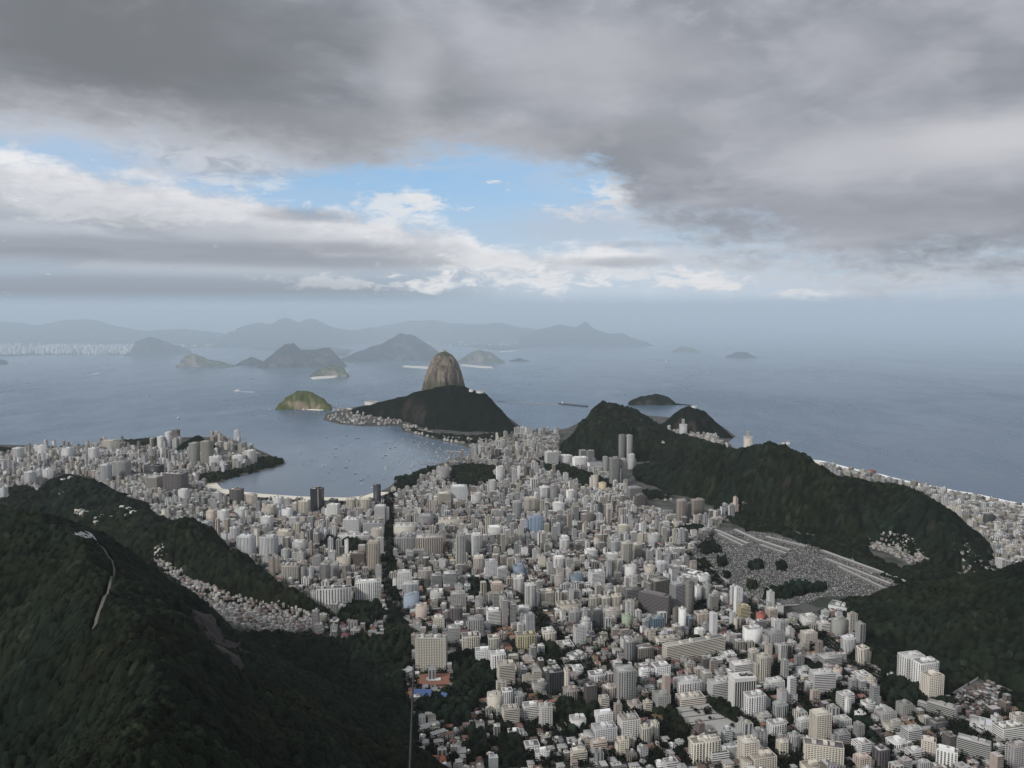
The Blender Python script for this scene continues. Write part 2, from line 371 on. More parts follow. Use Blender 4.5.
def ridge(name, pts, p=1.6, q=1.3, rough=.10, label=None, mat='hill', nz=160., floor=-4, mode='d'):
    """pts: (px, py, Y, front width, back width): a ridge seen at that point of the photograph at that depth"""
    P3 = [deep(a, b, c) for a, b, c, *_ in pts]
    if P3[0][1] < 4500 and mat == 'hill': P3 = [v-[0, 0, 9.] for v in P3]
    HILLS.append(dict(name=name, P=[tuple(v) for v in P3], wf=[v[3] for v in pts], wb=[v[4] for v in pts], p=p, q=q, rough=rough, label=label, mat=mat, nz=nz, floor=floor, mode=mode, seed=len(HILLS)*13+1))
def hill_z(h, x, y):
    P = h['P']; x = np.asarray(x, float); y = np.asarray(y, float); best = np.full(x.shape, -50.)
    n = len(P)
    if h.get('mode') == 'x':
        s_ = h['nz']; xw = x + (fbm(x/s_*2.2, y/s_*2.2, h['seed']+50, 3)-.5)*s_*.22; yw = y + (fbm(x/s_*1.5, y/s_*1.5, h['seed']+90, 4)-.5)*s_*.9
        X_ = [p[0] for p in P]; i_ = lambda v: np.interp(xw, X_, v); H = i_([p[2] for p in P]); yr = i_([p[1] for p in P]); front = yw < yr
        k = np.clip(np.abs(yw-yr)/np.where(front, i_(h['wf']), i_(h['wb'])), 0, 1); z = h['floor'] + (H-h['floor'])*(1-k**h['p'])**h['q']
        nn_ = (fbm(x/s_*1.6, y/s_*1.6, h['seed'], 5)-.5)*2; z = z + (fbm(x/s_*4.3, y/s_*.9, h['seed']+7, 4)-.5)*.16*H*(1-k); z = z + nn_*h['rough']*max(p[2] for p in P)*np.clip(k*3, 0, 1)*(1-k)
        return np.where((k < 1) & (xw > X_[0]) & (xw < X_[-1]), z, -50.)
    xw = x + (fbm(x/h['nz']*1.7, y/h['nz']*1.7, h['seed']+50, 3)-.5)*h['nz']*.45
    yw = y + (fbm(x/h['nz']*1.7, y/h['nz']*1.7, h['seed']+90, 3)-.5)*h['nz']*.45
    for i in range(max(n-1, 1)):
        a, b = P[i], P[min(i+1, n-1)]; ex, ey = b[0]-a[0], b[1]-a[1]; L = ex*ex+ey*ey+1e-9
        t = np.clip(((xw-a[0])*ex + (yw-a[1])*ey)/L, 0, 1); qx, qy = a[0]+t*ex, a[1]+t*ey
        d = np.hypot(xw-qx, yw-qy); j = min(i+1, n-1)
        wf = h['wf'][i]*(1-t)+h['wf'][j]*t; wb = h['wb'][i]*(1-t)+h['wb'][j]*t
        s = np.clip((yw-qy)/(d+1e-6)*.5+.5, 0, 1); w = wf*(1-s)+wb*s
        H = a[2]*(1-t)+b[2]*t
        k = np.clip(d/w, 0, 1); z = h['floor'] + (H-h['floor'])*(1-k**h['p'])**h['q']
        z = np.where(d >= w, -50., z)
        best = np.maximum(best, z)
    nn_ = (fbm(x/h['nz'], y/h['nz'], h['seed'], 5)-.5)*2
    amp = np.clip((best-h['floor'])/ (max(p[2] for p in P)-h['floor']+1e-6), 0, 1)
    return np.where(best > -49, best + nn_*h['rough']*max(p[2] for p in P)*amp**.5*(1-.6*amp), -50.)
W = lambda L, wf, wb: [(*p, wf, wb) for p in L]
# near: the forested mountain the photographer stands on, with its spur
ridge('mountain', [(-400, 505, 1650, 700, 420), (-120, 497, 1560, 700, 420), (0, 504, 1450, 600, 380), (38, 511, 1390, 560, 330), (70, 530, 1310, 500, 300), (93, 548, 1250, 430, 290), (113, 583, 1090, 410, 300), (135, 640, 850, 400, 300), (150, 692, 650, 380, 330), (126, 745, 520, 380, 340), (60, 830, 400, 380, 340), (0, 960, 290, 420, 380)],
      1.35, 1.15, .055, 'dark forested mountain spur with a bare scar running down it', 'hill', 210.)
HILLS.append(dict(name='mountain', P=[(-40, -260, 690), (0, -12, 704)], wf=[950, 880], wb=[950, 880], p=1.0, q=1.25, rough=.0, label='steep summit slope below the viewpoint', mat='hill', nz=200., floor=-4, seed=400))
ridge('mountain', [(150, 600, 1330, 330, 260), (195, 640, 1180, 420, 300), (250, 692, 960, 420, 300), (290, 745, 820, 400, 300), (330, 820, 660, 380, 300)], 1.35, 1.2, .06, 'forested lower flank falling from the spur to the edge of the city', 'hill', 190.)
ridge('hill', [(120, 545, 2180, 200, 200), (140, 528, 2180, 240, 200), (165, 521, 2200, 260, 200), (186, 521, 2200, 270, 200), (203, 530, 2170, 260, 180), (222, 546, 2080, 220, 150), (250, 564, 1960, 150, 120), (270, 576, 1900, 110, 100), (290, 587, 1850, 80, 80), (310, 599, 1800, 60, 70), (326, 608, 1770, 45, 60), (338, 619, 1740, 30, 40)], 1.5, 1.2, .05, 'dark wooded wedge of a hill between the favela and the apartment blocks', 'hill', 130., mode='x')
ridge('hill', [(-60, 516, 2600, 300, 260), (0, 512, 2650, 300, 260), (24, 505, 2700, 300, 260), (40, 491, 2820, 260, 240), (51, 477, 2880, 260, 240), (63, 473, 2880, 260, 240), (80, 476, 2880, 260, 240), (97, 485, 2820, 260, 220), (113, 498, 2740, 240, 200), (136, 508, 2640, 240, 170), (152, 521, 2500, 200, 150)], 1.5, 1.2, .10, 'wooded hill dotted with pale houses behind the forested spur', 'hill', 110., mode='x')
ridge('hill', [(176, 449, 3950, 90, 90), (186, 439, 3980, 110, 110), (197, 434, 4000, 120, 110), (209, 441, 3980, 110, 100), (217, 451, 3900, 80, 80)], 1.8, 1.1, .05, 'small round wooded hill among towers at the bay point', 'hill', 90., mode='x')
ridge('hill', [(447, 480, 3360, 70, 90), (456, 470, 3450, 110, 110), (470, 465, 3500, 140, 120), (484, 466, 3480, 130, 120), (495, 477, 3400, 80, 90)], 1.7, 1.1, .05, 'low wooded knoll beside the bay between office blocks', 'hill', 90.)
ridge('hill', [(660, 541, 2430, 50, 60), (676, 530, 2470, 80, 80), (692, 526, 2490, 95, 80), (708, 533, 2450, 90, 70), (721, 548, 2370, 50, 50)], 1.8, 1.1, .05, 'wooded knoll at the corner of the cemetery', 'hill', 80.)
# middle distance
ridge('hill', [(606, 489, 3330, 80, 150), (616, 484, 3350, 180, 200), (630, 474, 3400, 320, 260), (655, 464, 3330, 350, 300), (682, 457, 3230, 350, 330), (720, 453, 3000, 340, 330), (750, 450, 2900, 330, 330), (775, 445, 2850, 330, 320), (795, 449, 2800, 320, 300), (812, 463, 2740, 310, 260), (832, 475, 2680, 320, 230), (870, 484, 2580, 390, 230), (905, 487, 2480, 450, 200), (926, 495, 2450, 400, 180), (945, 505, 2430, 320, 150), (962, 517, 2420, 240, 120), (978, 531, 2400, 160, 90), (993, 549, 2380, 90, 60)],
      1.55, 1.15, .07, 'long dark wooded ridge rising between the cemetery and the ocean beach', 'hill', 190., mode='x')
ridge('hill', [(846, 626, 1740, 60, 80), (900, 601, 1790, 200, 190), (950, 586, 1750, 310, 230), (1000, 575, 1700, 330, 240), (1060, 561, 1660, 380, 260), (1180, 545, 1640, 420, 300)], 1.5, 1.2, .05, 'dark wooded slope behind the white towers at the edge of the city', 'hill', 170.)
ridge('hill', [(562, 447, 3960, 120, 160), (578, 428, 4080, 330, 230), (592, 409, 4160, 480, 240), (606, 402.5, 4200, 560, 250), (620, 405, 4210, 560, 250), (634, 408, 4200, 560, 250), (648, 418, 4150, 540, 240), (668, 430, 3950, 480, 240), (694, 437, 3760, 420, 230), (722, 444, 3580, 340, 230), (748, 454, 3350, 260, 220)],
      1.5, 1.05, .05, 'dark twin-humped wooded hill in front of the small ocean island', 'hill', 190., mode='x')
ridge('hill', [(660, 427, 4650, 100, 120), (674, 414, 4640, 150, 140), (690, 405.5, 4600, 190, 140), (705, 411, 4570, 190, 130), (720, 425, 4520, 130, 110), (733, 436, 4470, 60, 60)], 1.7, 1.05, .05, 'bare dark headland hill at the end of the ocean beach', 'hill', 140., mode='x')
ridge('hill', [(350, 410, 5480, 110, 110), (375, 404, 5420, 170, 150), (405, 395.5, 5300, 260, 190), (430, 389, 5150, 380, 230), (450, 385.5, 5060, 420, 240), (468, 388, 5030, 420, 230), (483, 393.5, 4980, 400, 200), (497, 407, 4900, 330, 170), (510, 420, 4780, 220, 130), (521, 432, 4620, 90, 80)], 1.5, 1.05, .05, 'dark wooded hill at the foot of the bare granite dome', 'hill', 190., mode='x')
ridge('island', [(276, 407, 5740, 50, 60), (286, 397, 5800, 120, 110), (297, 391, 5830, 150, 120), (308, 390.5, 5830, 150, 120), (320, 396.5, 5780, 120, 100), (331, 405, 5700, 50, 50)], 1.6, 1.1, .05, 'sunlit green headland at the mouth of the inner bay', 'hill_painted_sun', 100., mode='x')
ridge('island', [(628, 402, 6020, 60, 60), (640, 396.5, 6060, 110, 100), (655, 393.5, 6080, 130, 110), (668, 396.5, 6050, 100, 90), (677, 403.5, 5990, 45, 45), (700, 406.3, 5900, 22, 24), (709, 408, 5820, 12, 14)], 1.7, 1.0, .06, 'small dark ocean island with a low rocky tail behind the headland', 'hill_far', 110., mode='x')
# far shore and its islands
ridge('island', [(176, 366, 9950, 60, 90), (184, 358, 10050, 140, 150), (190, 353, 10100, 170, 160), (196, 353.5, 10100, 170, 160), (206, 359, 10050, 160, 140), (220, 361, 10050, 150, 130), (233, 366, 9950, 60, 60)], 1.5, 1.1, .06, 'low far island with a pale sunlit flank west of the twin hills', 'hill_painted_sun', 180., mode='x')
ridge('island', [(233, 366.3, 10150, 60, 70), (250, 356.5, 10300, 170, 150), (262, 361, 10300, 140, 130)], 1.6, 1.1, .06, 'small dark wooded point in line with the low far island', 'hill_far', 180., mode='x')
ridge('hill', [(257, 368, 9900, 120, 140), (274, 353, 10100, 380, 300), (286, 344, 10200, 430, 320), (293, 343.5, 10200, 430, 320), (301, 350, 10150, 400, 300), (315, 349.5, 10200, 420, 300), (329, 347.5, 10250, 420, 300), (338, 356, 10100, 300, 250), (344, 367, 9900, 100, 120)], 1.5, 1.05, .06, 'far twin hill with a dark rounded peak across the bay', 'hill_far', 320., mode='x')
ridge('island', [(309, 377, 8480, 40, 60), (318, 369, 8650, 130, 120), (331, 364.5, 8720, 160, 130), (343, 368, 8650, 120, 110), (348, 374, 8500, 40, 50)], 1.6, 1.1, .06, 'sunlit green islet with a pale sandy rim below the far twin hill', 'hill_painted_sun', 160., mode='x')
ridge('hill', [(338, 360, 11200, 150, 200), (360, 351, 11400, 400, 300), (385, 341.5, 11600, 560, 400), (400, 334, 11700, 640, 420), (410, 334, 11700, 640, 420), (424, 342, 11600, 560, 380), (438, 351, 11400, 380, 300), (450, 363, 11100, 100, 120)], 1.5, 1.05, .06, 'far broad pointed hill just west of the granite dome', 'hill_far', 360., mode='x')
ridge('island', [(453, 364, 10800, 50, 70), (468, 354, 10950, 220, 180), (480, 349.5, 11000, 270, 200), (492, 353, 10950, 230, 180), (507, 363, 10750, 50, 60)], 1.5, 1.1, .06, 'low far wooded hill just east of the granite dome', 'hill_painted_sun', 220., mode='x')
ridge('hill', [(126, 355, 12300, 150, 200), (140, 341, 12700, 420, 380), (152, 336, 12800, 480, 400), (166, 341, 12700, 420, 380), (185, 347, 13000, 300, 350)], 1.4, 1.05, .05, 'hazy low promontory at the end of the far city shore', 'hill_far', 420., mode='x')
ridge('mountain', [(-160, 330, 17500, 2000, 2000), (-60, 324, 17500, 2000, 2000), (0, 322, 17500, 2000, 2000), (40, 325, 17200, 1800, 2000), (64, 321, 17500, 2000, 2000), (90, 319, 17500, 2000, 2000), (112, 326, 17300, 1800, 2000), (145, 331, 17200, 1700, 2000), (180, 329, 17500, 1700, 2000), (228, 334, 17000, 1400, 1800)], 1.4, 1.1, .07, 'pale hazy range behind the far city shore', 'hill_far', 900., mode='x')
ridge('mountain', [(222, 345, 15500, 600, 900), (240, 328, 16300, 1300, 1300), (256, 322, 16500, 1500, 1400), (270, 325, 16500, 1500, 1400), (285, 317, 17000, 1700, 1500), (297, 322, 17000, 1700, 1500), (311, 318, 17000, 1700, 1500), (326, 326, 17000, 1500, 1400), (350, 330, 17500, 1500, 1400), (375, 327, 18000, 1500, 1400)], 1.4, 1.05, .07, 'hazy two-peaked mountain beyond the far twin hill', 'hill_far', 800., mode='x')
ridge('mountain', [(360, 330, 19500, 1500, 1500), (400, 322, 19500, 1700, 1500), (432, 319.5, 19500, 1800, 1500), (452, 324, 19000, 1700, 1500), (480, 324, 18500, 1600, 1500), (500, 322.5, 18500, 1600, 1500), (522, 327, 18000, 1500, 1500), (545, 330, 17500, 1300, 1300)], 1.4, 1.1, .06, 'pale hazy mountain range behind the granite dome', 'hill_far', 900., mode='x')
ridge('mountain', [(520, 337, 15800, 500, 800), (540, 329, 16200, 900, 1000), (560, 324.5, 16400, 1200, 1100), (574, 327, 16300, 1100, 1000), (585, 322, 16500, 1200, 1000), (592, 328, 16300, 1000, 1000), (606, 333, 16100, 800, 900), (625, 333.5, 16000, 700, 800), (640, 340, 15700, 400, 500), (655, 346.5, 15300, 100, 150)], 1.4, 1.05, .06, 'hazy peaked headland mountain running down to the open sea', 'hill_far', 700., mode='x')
ridge('island', [(671, 351.5, 13300, 60, 80), (682, 346, 13600, 200, 180), (692, 348, 13500, 160, 150), (702, 352, 13250, 50, 60)], 1.6, 1.0, .06, 'pale ocean islet closest to the far headland', 'hill_painted_sun', 250., mode='x')
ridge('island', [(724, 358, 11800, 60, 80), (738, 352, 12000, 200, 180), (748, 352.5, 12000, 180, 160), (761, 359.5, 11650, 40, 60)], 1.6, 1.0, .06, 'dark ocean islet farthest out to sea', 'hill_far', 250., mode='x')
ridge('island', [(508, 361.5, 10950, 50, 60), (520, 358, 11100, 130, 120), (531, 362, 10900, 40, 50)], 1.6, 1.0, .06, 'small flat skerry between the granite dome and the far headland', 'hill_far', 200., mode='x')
ridge('island', [(-14, 366, 10400, 60, 80), (0, 359, 10600, 150, 140), (9, 366, 10300, 40, 50)], 1.6, 1.0, .06, 'dark rocky islet cut by the edge of the view off the far city', 'hill_far', 200., mode='x')
NEAR = [h for h in HILLS if min(p[1] for p in h['P']) < 6200]
def surface(x, y, hills=None):
    z, _ = ground_z(x, y)
    for h in (hills or NEAR):
        xs = [p[0] for p in h['P']]; ys = [p[1] for p in h['P']]; w = max(h['wf']+h['wb'])*1.3
        m = (x > min(xs)-w) & (x < max(xs)+w) & (y > min(ys)-w) & (y < max(ys)+w)
        if np.any(m): z = z.copy(); z[m] = np.maximum(z[m], hill_z(h, x[m], y[m]))
    return z
# a coarse map of the surface makes looking up heights quick
def polar(a0, a1, da, r0, r1, dr):
    A = np.radians(np.arange(a0, a1+da*.5, da)); R = [r0]
    while R[-1] < r1: R.append(R[-1]+dr(R[-1]))
    R = np.array(R); return np.sin(A)[None, :]*R[:, None], np.cos(A)[None, :]*R[:, None]
def grid_faces(n, m):
    i = np.arange(n-1)[:, None]*m + np.arange(m-1)[None, :]; i = i.ravel()
    return np.stack([i, i+1, i+m+1, i+m], 1)
def grid_mesh(name, X, Y, Z, keep, mat, smooth=True, vcols=None):
    Fc = grid_faces(*X.shape)
    if keep is not None: Fc = Fc[keep.ravel()[Fc].any(1)]
    used = np.unique(Fc); re = np.full(X.size, -1); re[used] = np.arange(len(used))
    V = np.stack([X.ravel(), Y.ravel(), Z.ravel()], 1)[used]
    return mesh(name, V, re[Fc], mat, smooth=smooth, vcols=None if vcols is None else vcols.reshape(-1, 3)[used])
def spot(px, py, lift=0., y0=250., y1=7000.):
    """where the line of sight first meets the land"""
    d = ray(px, py); t = np.arange(y0, y1, 6.); zz = CAM_H + d[2]*t; s = surface(d[0]*t, t); k = np.nonzero(zz < s+lift)[0]
    i = k[0] if len(k) else len(t)-1
    return np.array([d[0]*t[i], t[i], s[i]])
# water, ground, hills
ang_ = np.linspace(0, 2*math.pi, 121)[:-1]
rad_ = np.array([0.1, 1500, 4000, 9000, 16000, 28000, 44000, 60000.])
Vw = [(math.cos(a)*r, math.sin(a)*r, 0) for r in rad_ for a in ang_]
Fw = np.array([[i*120+j, i*120+(j+1) % 120, (i+1)*120+(j+1) % 120, (i+1)*120+j] for i in range(len(rad_)-1) for j in range(120)])
tag(mesh('water', Vw, Fw[:, ::-1].copy(), M['water']), 'grey blue bay and open ocean reaching to the hazy horizon', 'water', kind='structure')
X, Y = polar(-46, 46, .25, 60, 6600, lambda r: max(8., r*.006)); Z, S = ground_z(X, Y)
tag(grid_mesh('ground', X, Y, Z, S > -90, M['ground']), 'flat built-up city ground running down to the bays', 'ground', kind='structure')
for h in HILLS:
    xs = [p[0] for p in h['P']]; ys = [p[1] for p in h['P']]; w = max(h['wf']+h['wb'])*1.15
    R = [math.hypot(a, b) for a, b in zip(xs, ys)]; r0, r1 = max(20., min(R)-w), max(R)+w
    rm = sum(R)/len(R); pad = math.degrees(w/max(min(R), 300.))
    A = [math.degrees(math.atan2(a, b)) for a, b in zip(xs, ys)]
    if min(ys) < 0: a0, a1 = -60, 60
    else: a0, a1 = max(min(A)-pad, -55), min(max(A)+pad, 55)
    if h['label'].startswith('dark forested mountain'): a0, a1 = -62, -4
    dr = {True: (lambda r: max(4., r*.004))}.get(rm < 6200, lambda r, q=(r1-r0)/170.: q)
    X, Y = polar(a0, a1, max(.05, min(.14, (a1-a0)/220.)), r0, r1, dr); Z = hill_z(h, X, Y)
    g, _ = ground_z(X, Y) if rm < 6500 else (np.full(X.shape, -2.), None)
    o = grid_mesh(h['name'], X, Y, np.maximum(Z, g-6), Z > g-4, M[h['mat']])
    tag(o, h['label'], 'island' if h['name'] == 'island' else h['name'], kind='structure')
# the granite dome
sx, sy, sz = deep(444, 351.5, 5920)
prof = [(0, 1.0), (.10, .995), (.22, .975), (.36, .93), (.50, .86), (.62, .77), (.74, .64), (.83, .50), (.91, .34), (1.0, .15), (1.1, -.01)]
n = 96; V, Fc = [], []
for i, (r, z) in enumerate(np.array([(np.interp(t, np.linspace(0, 1, len(prof)), [p[0] for p in prof]), np.interp(t, np.linspace(0, 1, len(prof)), [p[1] for p in prof])) for t in np.linspace(0, 1, 60)])):
    for j in range(n):
        a = j/n*2*math.pi; ca, sa = math.cos(a), math.sin(a)
        k = 1 + .10*(vnoise(np.array(ca*2.2+9), np.array(sa*2.2+z*1.5+4), 3)-.5)*2 + .055*(vnoise(np.array(ca*7+30), np.array(sa*7+z*2), 5)-.5)*2
        lean = 12*(1-z)*0
        V.append((sx + ca*r*166*k + lean, sy + sa*r*175*k, -3 + (sz+3)*z + (vnoise(np.array(ca*r*5+3.), np.array(sa*r*5+8.), 8)-.5)*10*min(1, (1-z)*4+.3)))
Fc = np.array([[i*n+j, (i+1)*n+j, (i+1)*n+(j+1) % n, i*n+(j+1) % n] for i in range(59) for j in range(n)])
tag(mesh('mountain', V, Fc, M['granite'], smooth=True), 'bare brown granite dome rising sheer behind the dark wooded hill', 'mountain', kind='structure')
# ------------------------------------------------------------------ beaches, surf, breakwater
def strip(name, pts, off0, off1, lift, mat, label, cat, kind='structure', step_=12., wob=0.):
    P = [np.array(G(*p)) for p in pts]; Q = []
    for a, b in zip(P[:-1], P[1:]):
        k = max(1, int(np.linalg.norm(b-a)/step_)); Q += [a+(b-a)*i/k for i in range(k)]
    Q.append(P[-1]); Q = np.array(Q); T = np.gradient(Q, axis=0); T /= np.linalg.norm(T, axis=1)[:, None]+1e-9; Nn = np.stack([T[:, 1], -T[:, 0]], 1)
    rows = []
    for s in np.linspace(0, 1, 4):
        wv = (vnoise(Q[:, 0]/60., Q[:, 1]/60., 4)-.5)*wob
        R = Q + Nn*(off0+(off1-off0)*s + wv*(1 if s > .9 or s < .1 else 0))[:, None]; z, _ = ground_z(R[:, 0], R[:, 1]); rows.append(np.stack([R[:, 0], R[:, 1], np.maximum(z, 0)+lift], 1))
    V = np.concatenate(rows); m = len(Q); Fc = grid_faces(4, m)[:, ::-1].copy()
    o = mesh(name, V, Fc, mat)
    return tag(o, label, cat, kind=kind)
bay = [(217, 483.5), (222, 489), (240, 492), (258, 494), (300, 497), (345, 498), (366, 496), (378, 492)]
strip('beach', bay, -4, 62, .7, M['sand'], 'pale curved sand beach along the inner bay', 'beach', wob=10)
cop = [(735, 449), (757, 456), (817, 461.5), (855, 470), (898, 480), (933, 487.5), (965, 493.5), (1003, 501), (1030, 506), (1090, 521)]
strip('beach', cop, -3, 62, .7, M['sand'], 'long pale ocean beach beyond the dark wooded ridge', 'beach', wob=14)
strip('surf', cop, -28, -2, .5, M['foam'], 'white surf breaking along the ocean beach', 'surf', 'stuff', wob=26)
# ------------------------------------------------------------------ forest canopy
def crowns(x, y, cell, seed):
    """height of a canopy of rounded crowns of about that width, and each crown's own random number"""
    gx, gy = np.floor(x/cell), np.floor(y/cell); H = np.zeros(x.shape); I = np.zeros(x.shape)
    for i in (-1, 0, 1):
        for j in (-1, 0, 1):
            cx, cy_ = gx+i, gy+j; ox, oy = _h(cx, cy_, seed), _h(cx, cy_, seed+9); s = _h(cx, cy_, seed+17)
            r = cell*(.50+.38*s); d = np.hypot(x-(cx+ox)*cell, y-(cy_+oy)*cell)
            h = (.45+.75*s)*np.sqrt(np.clip(1-(d/r)**2, 0, 1)); m = h > H; H = np.where(m, h, H); I = np.where(m, s*.7+ox*.3, I)
    return H, I
def canopy(a0, a1, da, r0, r1, dr, cover, hills, label, cell=9., tall=9., seed=3, base=1.5):
    X, Y = polar(a0, a1, da, r0, r1, dr); Z = surface(X, Y, hills); H, I = crowns(X, Y, cell, seed); H2, I2 = crowns(X+40, Y+11, cell*.38, seed+5)
    P, Q = proj(X, Y, Z); k = cover(X, Y, Z, P, Q)
    clump = fbm(X/60., Y/60., 7, 4)
    z = Z + base + tall*1.25*H*(.45+1.1*clump) + tall*.33*H2 + (fbm(X/2.2, Y/2.2, 4, 2)-.5)*1.6
    z = np.where(k > .5, z, Z-5)
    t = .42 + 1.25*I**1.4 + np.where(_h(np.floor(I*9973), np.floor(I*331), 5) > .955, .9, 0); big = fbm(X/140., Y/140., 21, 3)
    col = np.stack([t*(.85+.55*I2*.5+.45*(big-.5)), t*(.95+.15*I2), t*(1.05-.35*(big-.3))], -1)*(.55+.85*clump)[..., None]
    kk = np.zeros(k.shape, bool); kk[:] = k > .5
    o = grid_mesh('forest', X, Y, z, kk, M['leaf'], smooth=False, vcols=np.clip(col, .15, 2.8))
    tag(o, label, 'forest', kind='stuff'); return X, Y, z, kk
NZ = lambda n: [h for h in HILLS if n in (h['label'] or '')]
SCAR = [(95, 543), (104, 552), (112, 564), (114, 574), (109, 590), (103, 605), (97, 622), (93, 634)]
WALLED = [(981, 682), (992, 678), (1006, 692), (1000, 708), (985, 722), (972, 730), (957, 728), (938, 706), (960, 690)]
ROCKFACE = [(188, 600), (206, 614), (222, 634), (240, 655), (247, 672), (240, 676), (222, 660), (205, 640), (190, 616)]
FAVELA = [(150, 560), (160, 562), (172, 566), (190, 580), (212, 587), (235, 598), (262, 604), (292, 610), (312, 612), (330, 618), (330, 630), (300, 632), (270, 632), (250, 630), (225, 618), (205, 604), (190, 592), (172, 580), (160, 570)]
def hillz(label):
    h = NZ(label); return lambda x, y: np.max([hill_z(k, x, y) for k in h], axis=0)
spur, slope, flank, wedge, dotted = HILLS[:5]
def cov_spur(x, y, Z, p, q):
    g, _ = ground_z(x, y)
    d, _i = segdist(p, q, SCAR); w = np.interp(q, [545, 575, 635], [1.0, 1.4, 2.6])
    return ((Z > g+2) & (d > w*1.4) & ~(inpoly(p, q, ROCKFACE) & (vnoise(x/12., y/12., 6) < .72)) & ~inpoly(p, q, FAVELA)).astype(float)
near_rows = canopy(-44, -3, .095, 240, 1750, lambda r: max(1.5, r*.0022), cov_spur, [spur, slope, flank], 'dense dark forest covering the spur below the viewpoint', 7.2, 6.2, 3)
def cov_hill(names):
    def f(x, y, Z, p, q):
        g, _ = ground_z(x, y); return ((Z > g+1.5) & ~inpoly(p, q, FAVELA) & (vnoise(x/70., y/70., 31) < .86)).astype(float)
    return f
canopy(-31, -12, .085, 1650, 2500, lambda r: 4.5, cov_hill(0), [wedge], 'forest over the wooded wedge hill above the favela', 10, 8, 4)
canopy(-40, -22, .085, 2300, 3250, lambda r: 6., lambda x, y, Z, p, q: ((Z > ground_z(x, y)[0]+1.5) & (vnoise(x/45., y/45., 8) < .74)).astype(float), [dotted], 'patchy forest between the houses of the hill behind the spur', 11, 8, 5)
canopy(6, 34, .08, 1800, 3700, lambda r: 6.5, lambda x, y, Z, p, q: ((Z > ground_z(x, y)[0]+1.5) & ((vnoise(x/60., y/60., 5)*.6+vnoise(x/19., y/19., 6)*.4) < .76)).astype(float), NZ('long dark wooded ridge'), 'dense forest over the long ridge behind the cemetery', 10, 7, 6)
canopy(20, 44, .08, 1300, 2050, lambda r: 3.6, lambda x, y, Z, p, q: ((Z > ground_z(x, y)[0]+1.5) & ~inpoly(p, q, WALLED)).astype(float), NZ('behind the white towers'), 'dense forest over the slope behind the white towers', 8, 6.5, 7)
canopy(2, 20, .07, 3050, 4550, lambda r: 12., lambda x, y, Z, p, q: ((Z > ground_z(x, y)[0]+1.5) & (vnoise(x/60., y/60., 9) < .86)).astype(float), NZ('twin-humped'), 'dense forest over the twin-humped hill', 13, 9, 8)
canopy(9, 16, .06, 2330, 2620, lambda r: 3.5, lambda x, y, Z, p, q: (Z > ground_z(x, y)[0]+1).astype(float), NZ('corner of the cemetery'), 'trees packed over the knoll by the cemetery', 11, 8, 9)
canopy(-6, 1, .05, 3220, 3640, lambda r: 6., lambda x, y, Z, p, q: (Z > ground_z(x, y)[0]+1).astype(float), NZ('low wooded knoll'), 'trees packed over the low knoll beside the bay', 12, 8, 10)
canopy(-24, -19, .05, 3800, 4130, lambda r: 6., lambda x, y, Z, p, q: (Z > ground_z(x, y)[0]+1).astype(float), NZ('small round wooded'), 'trees packed over the small round hill at the bay point', 12, 8, 11)
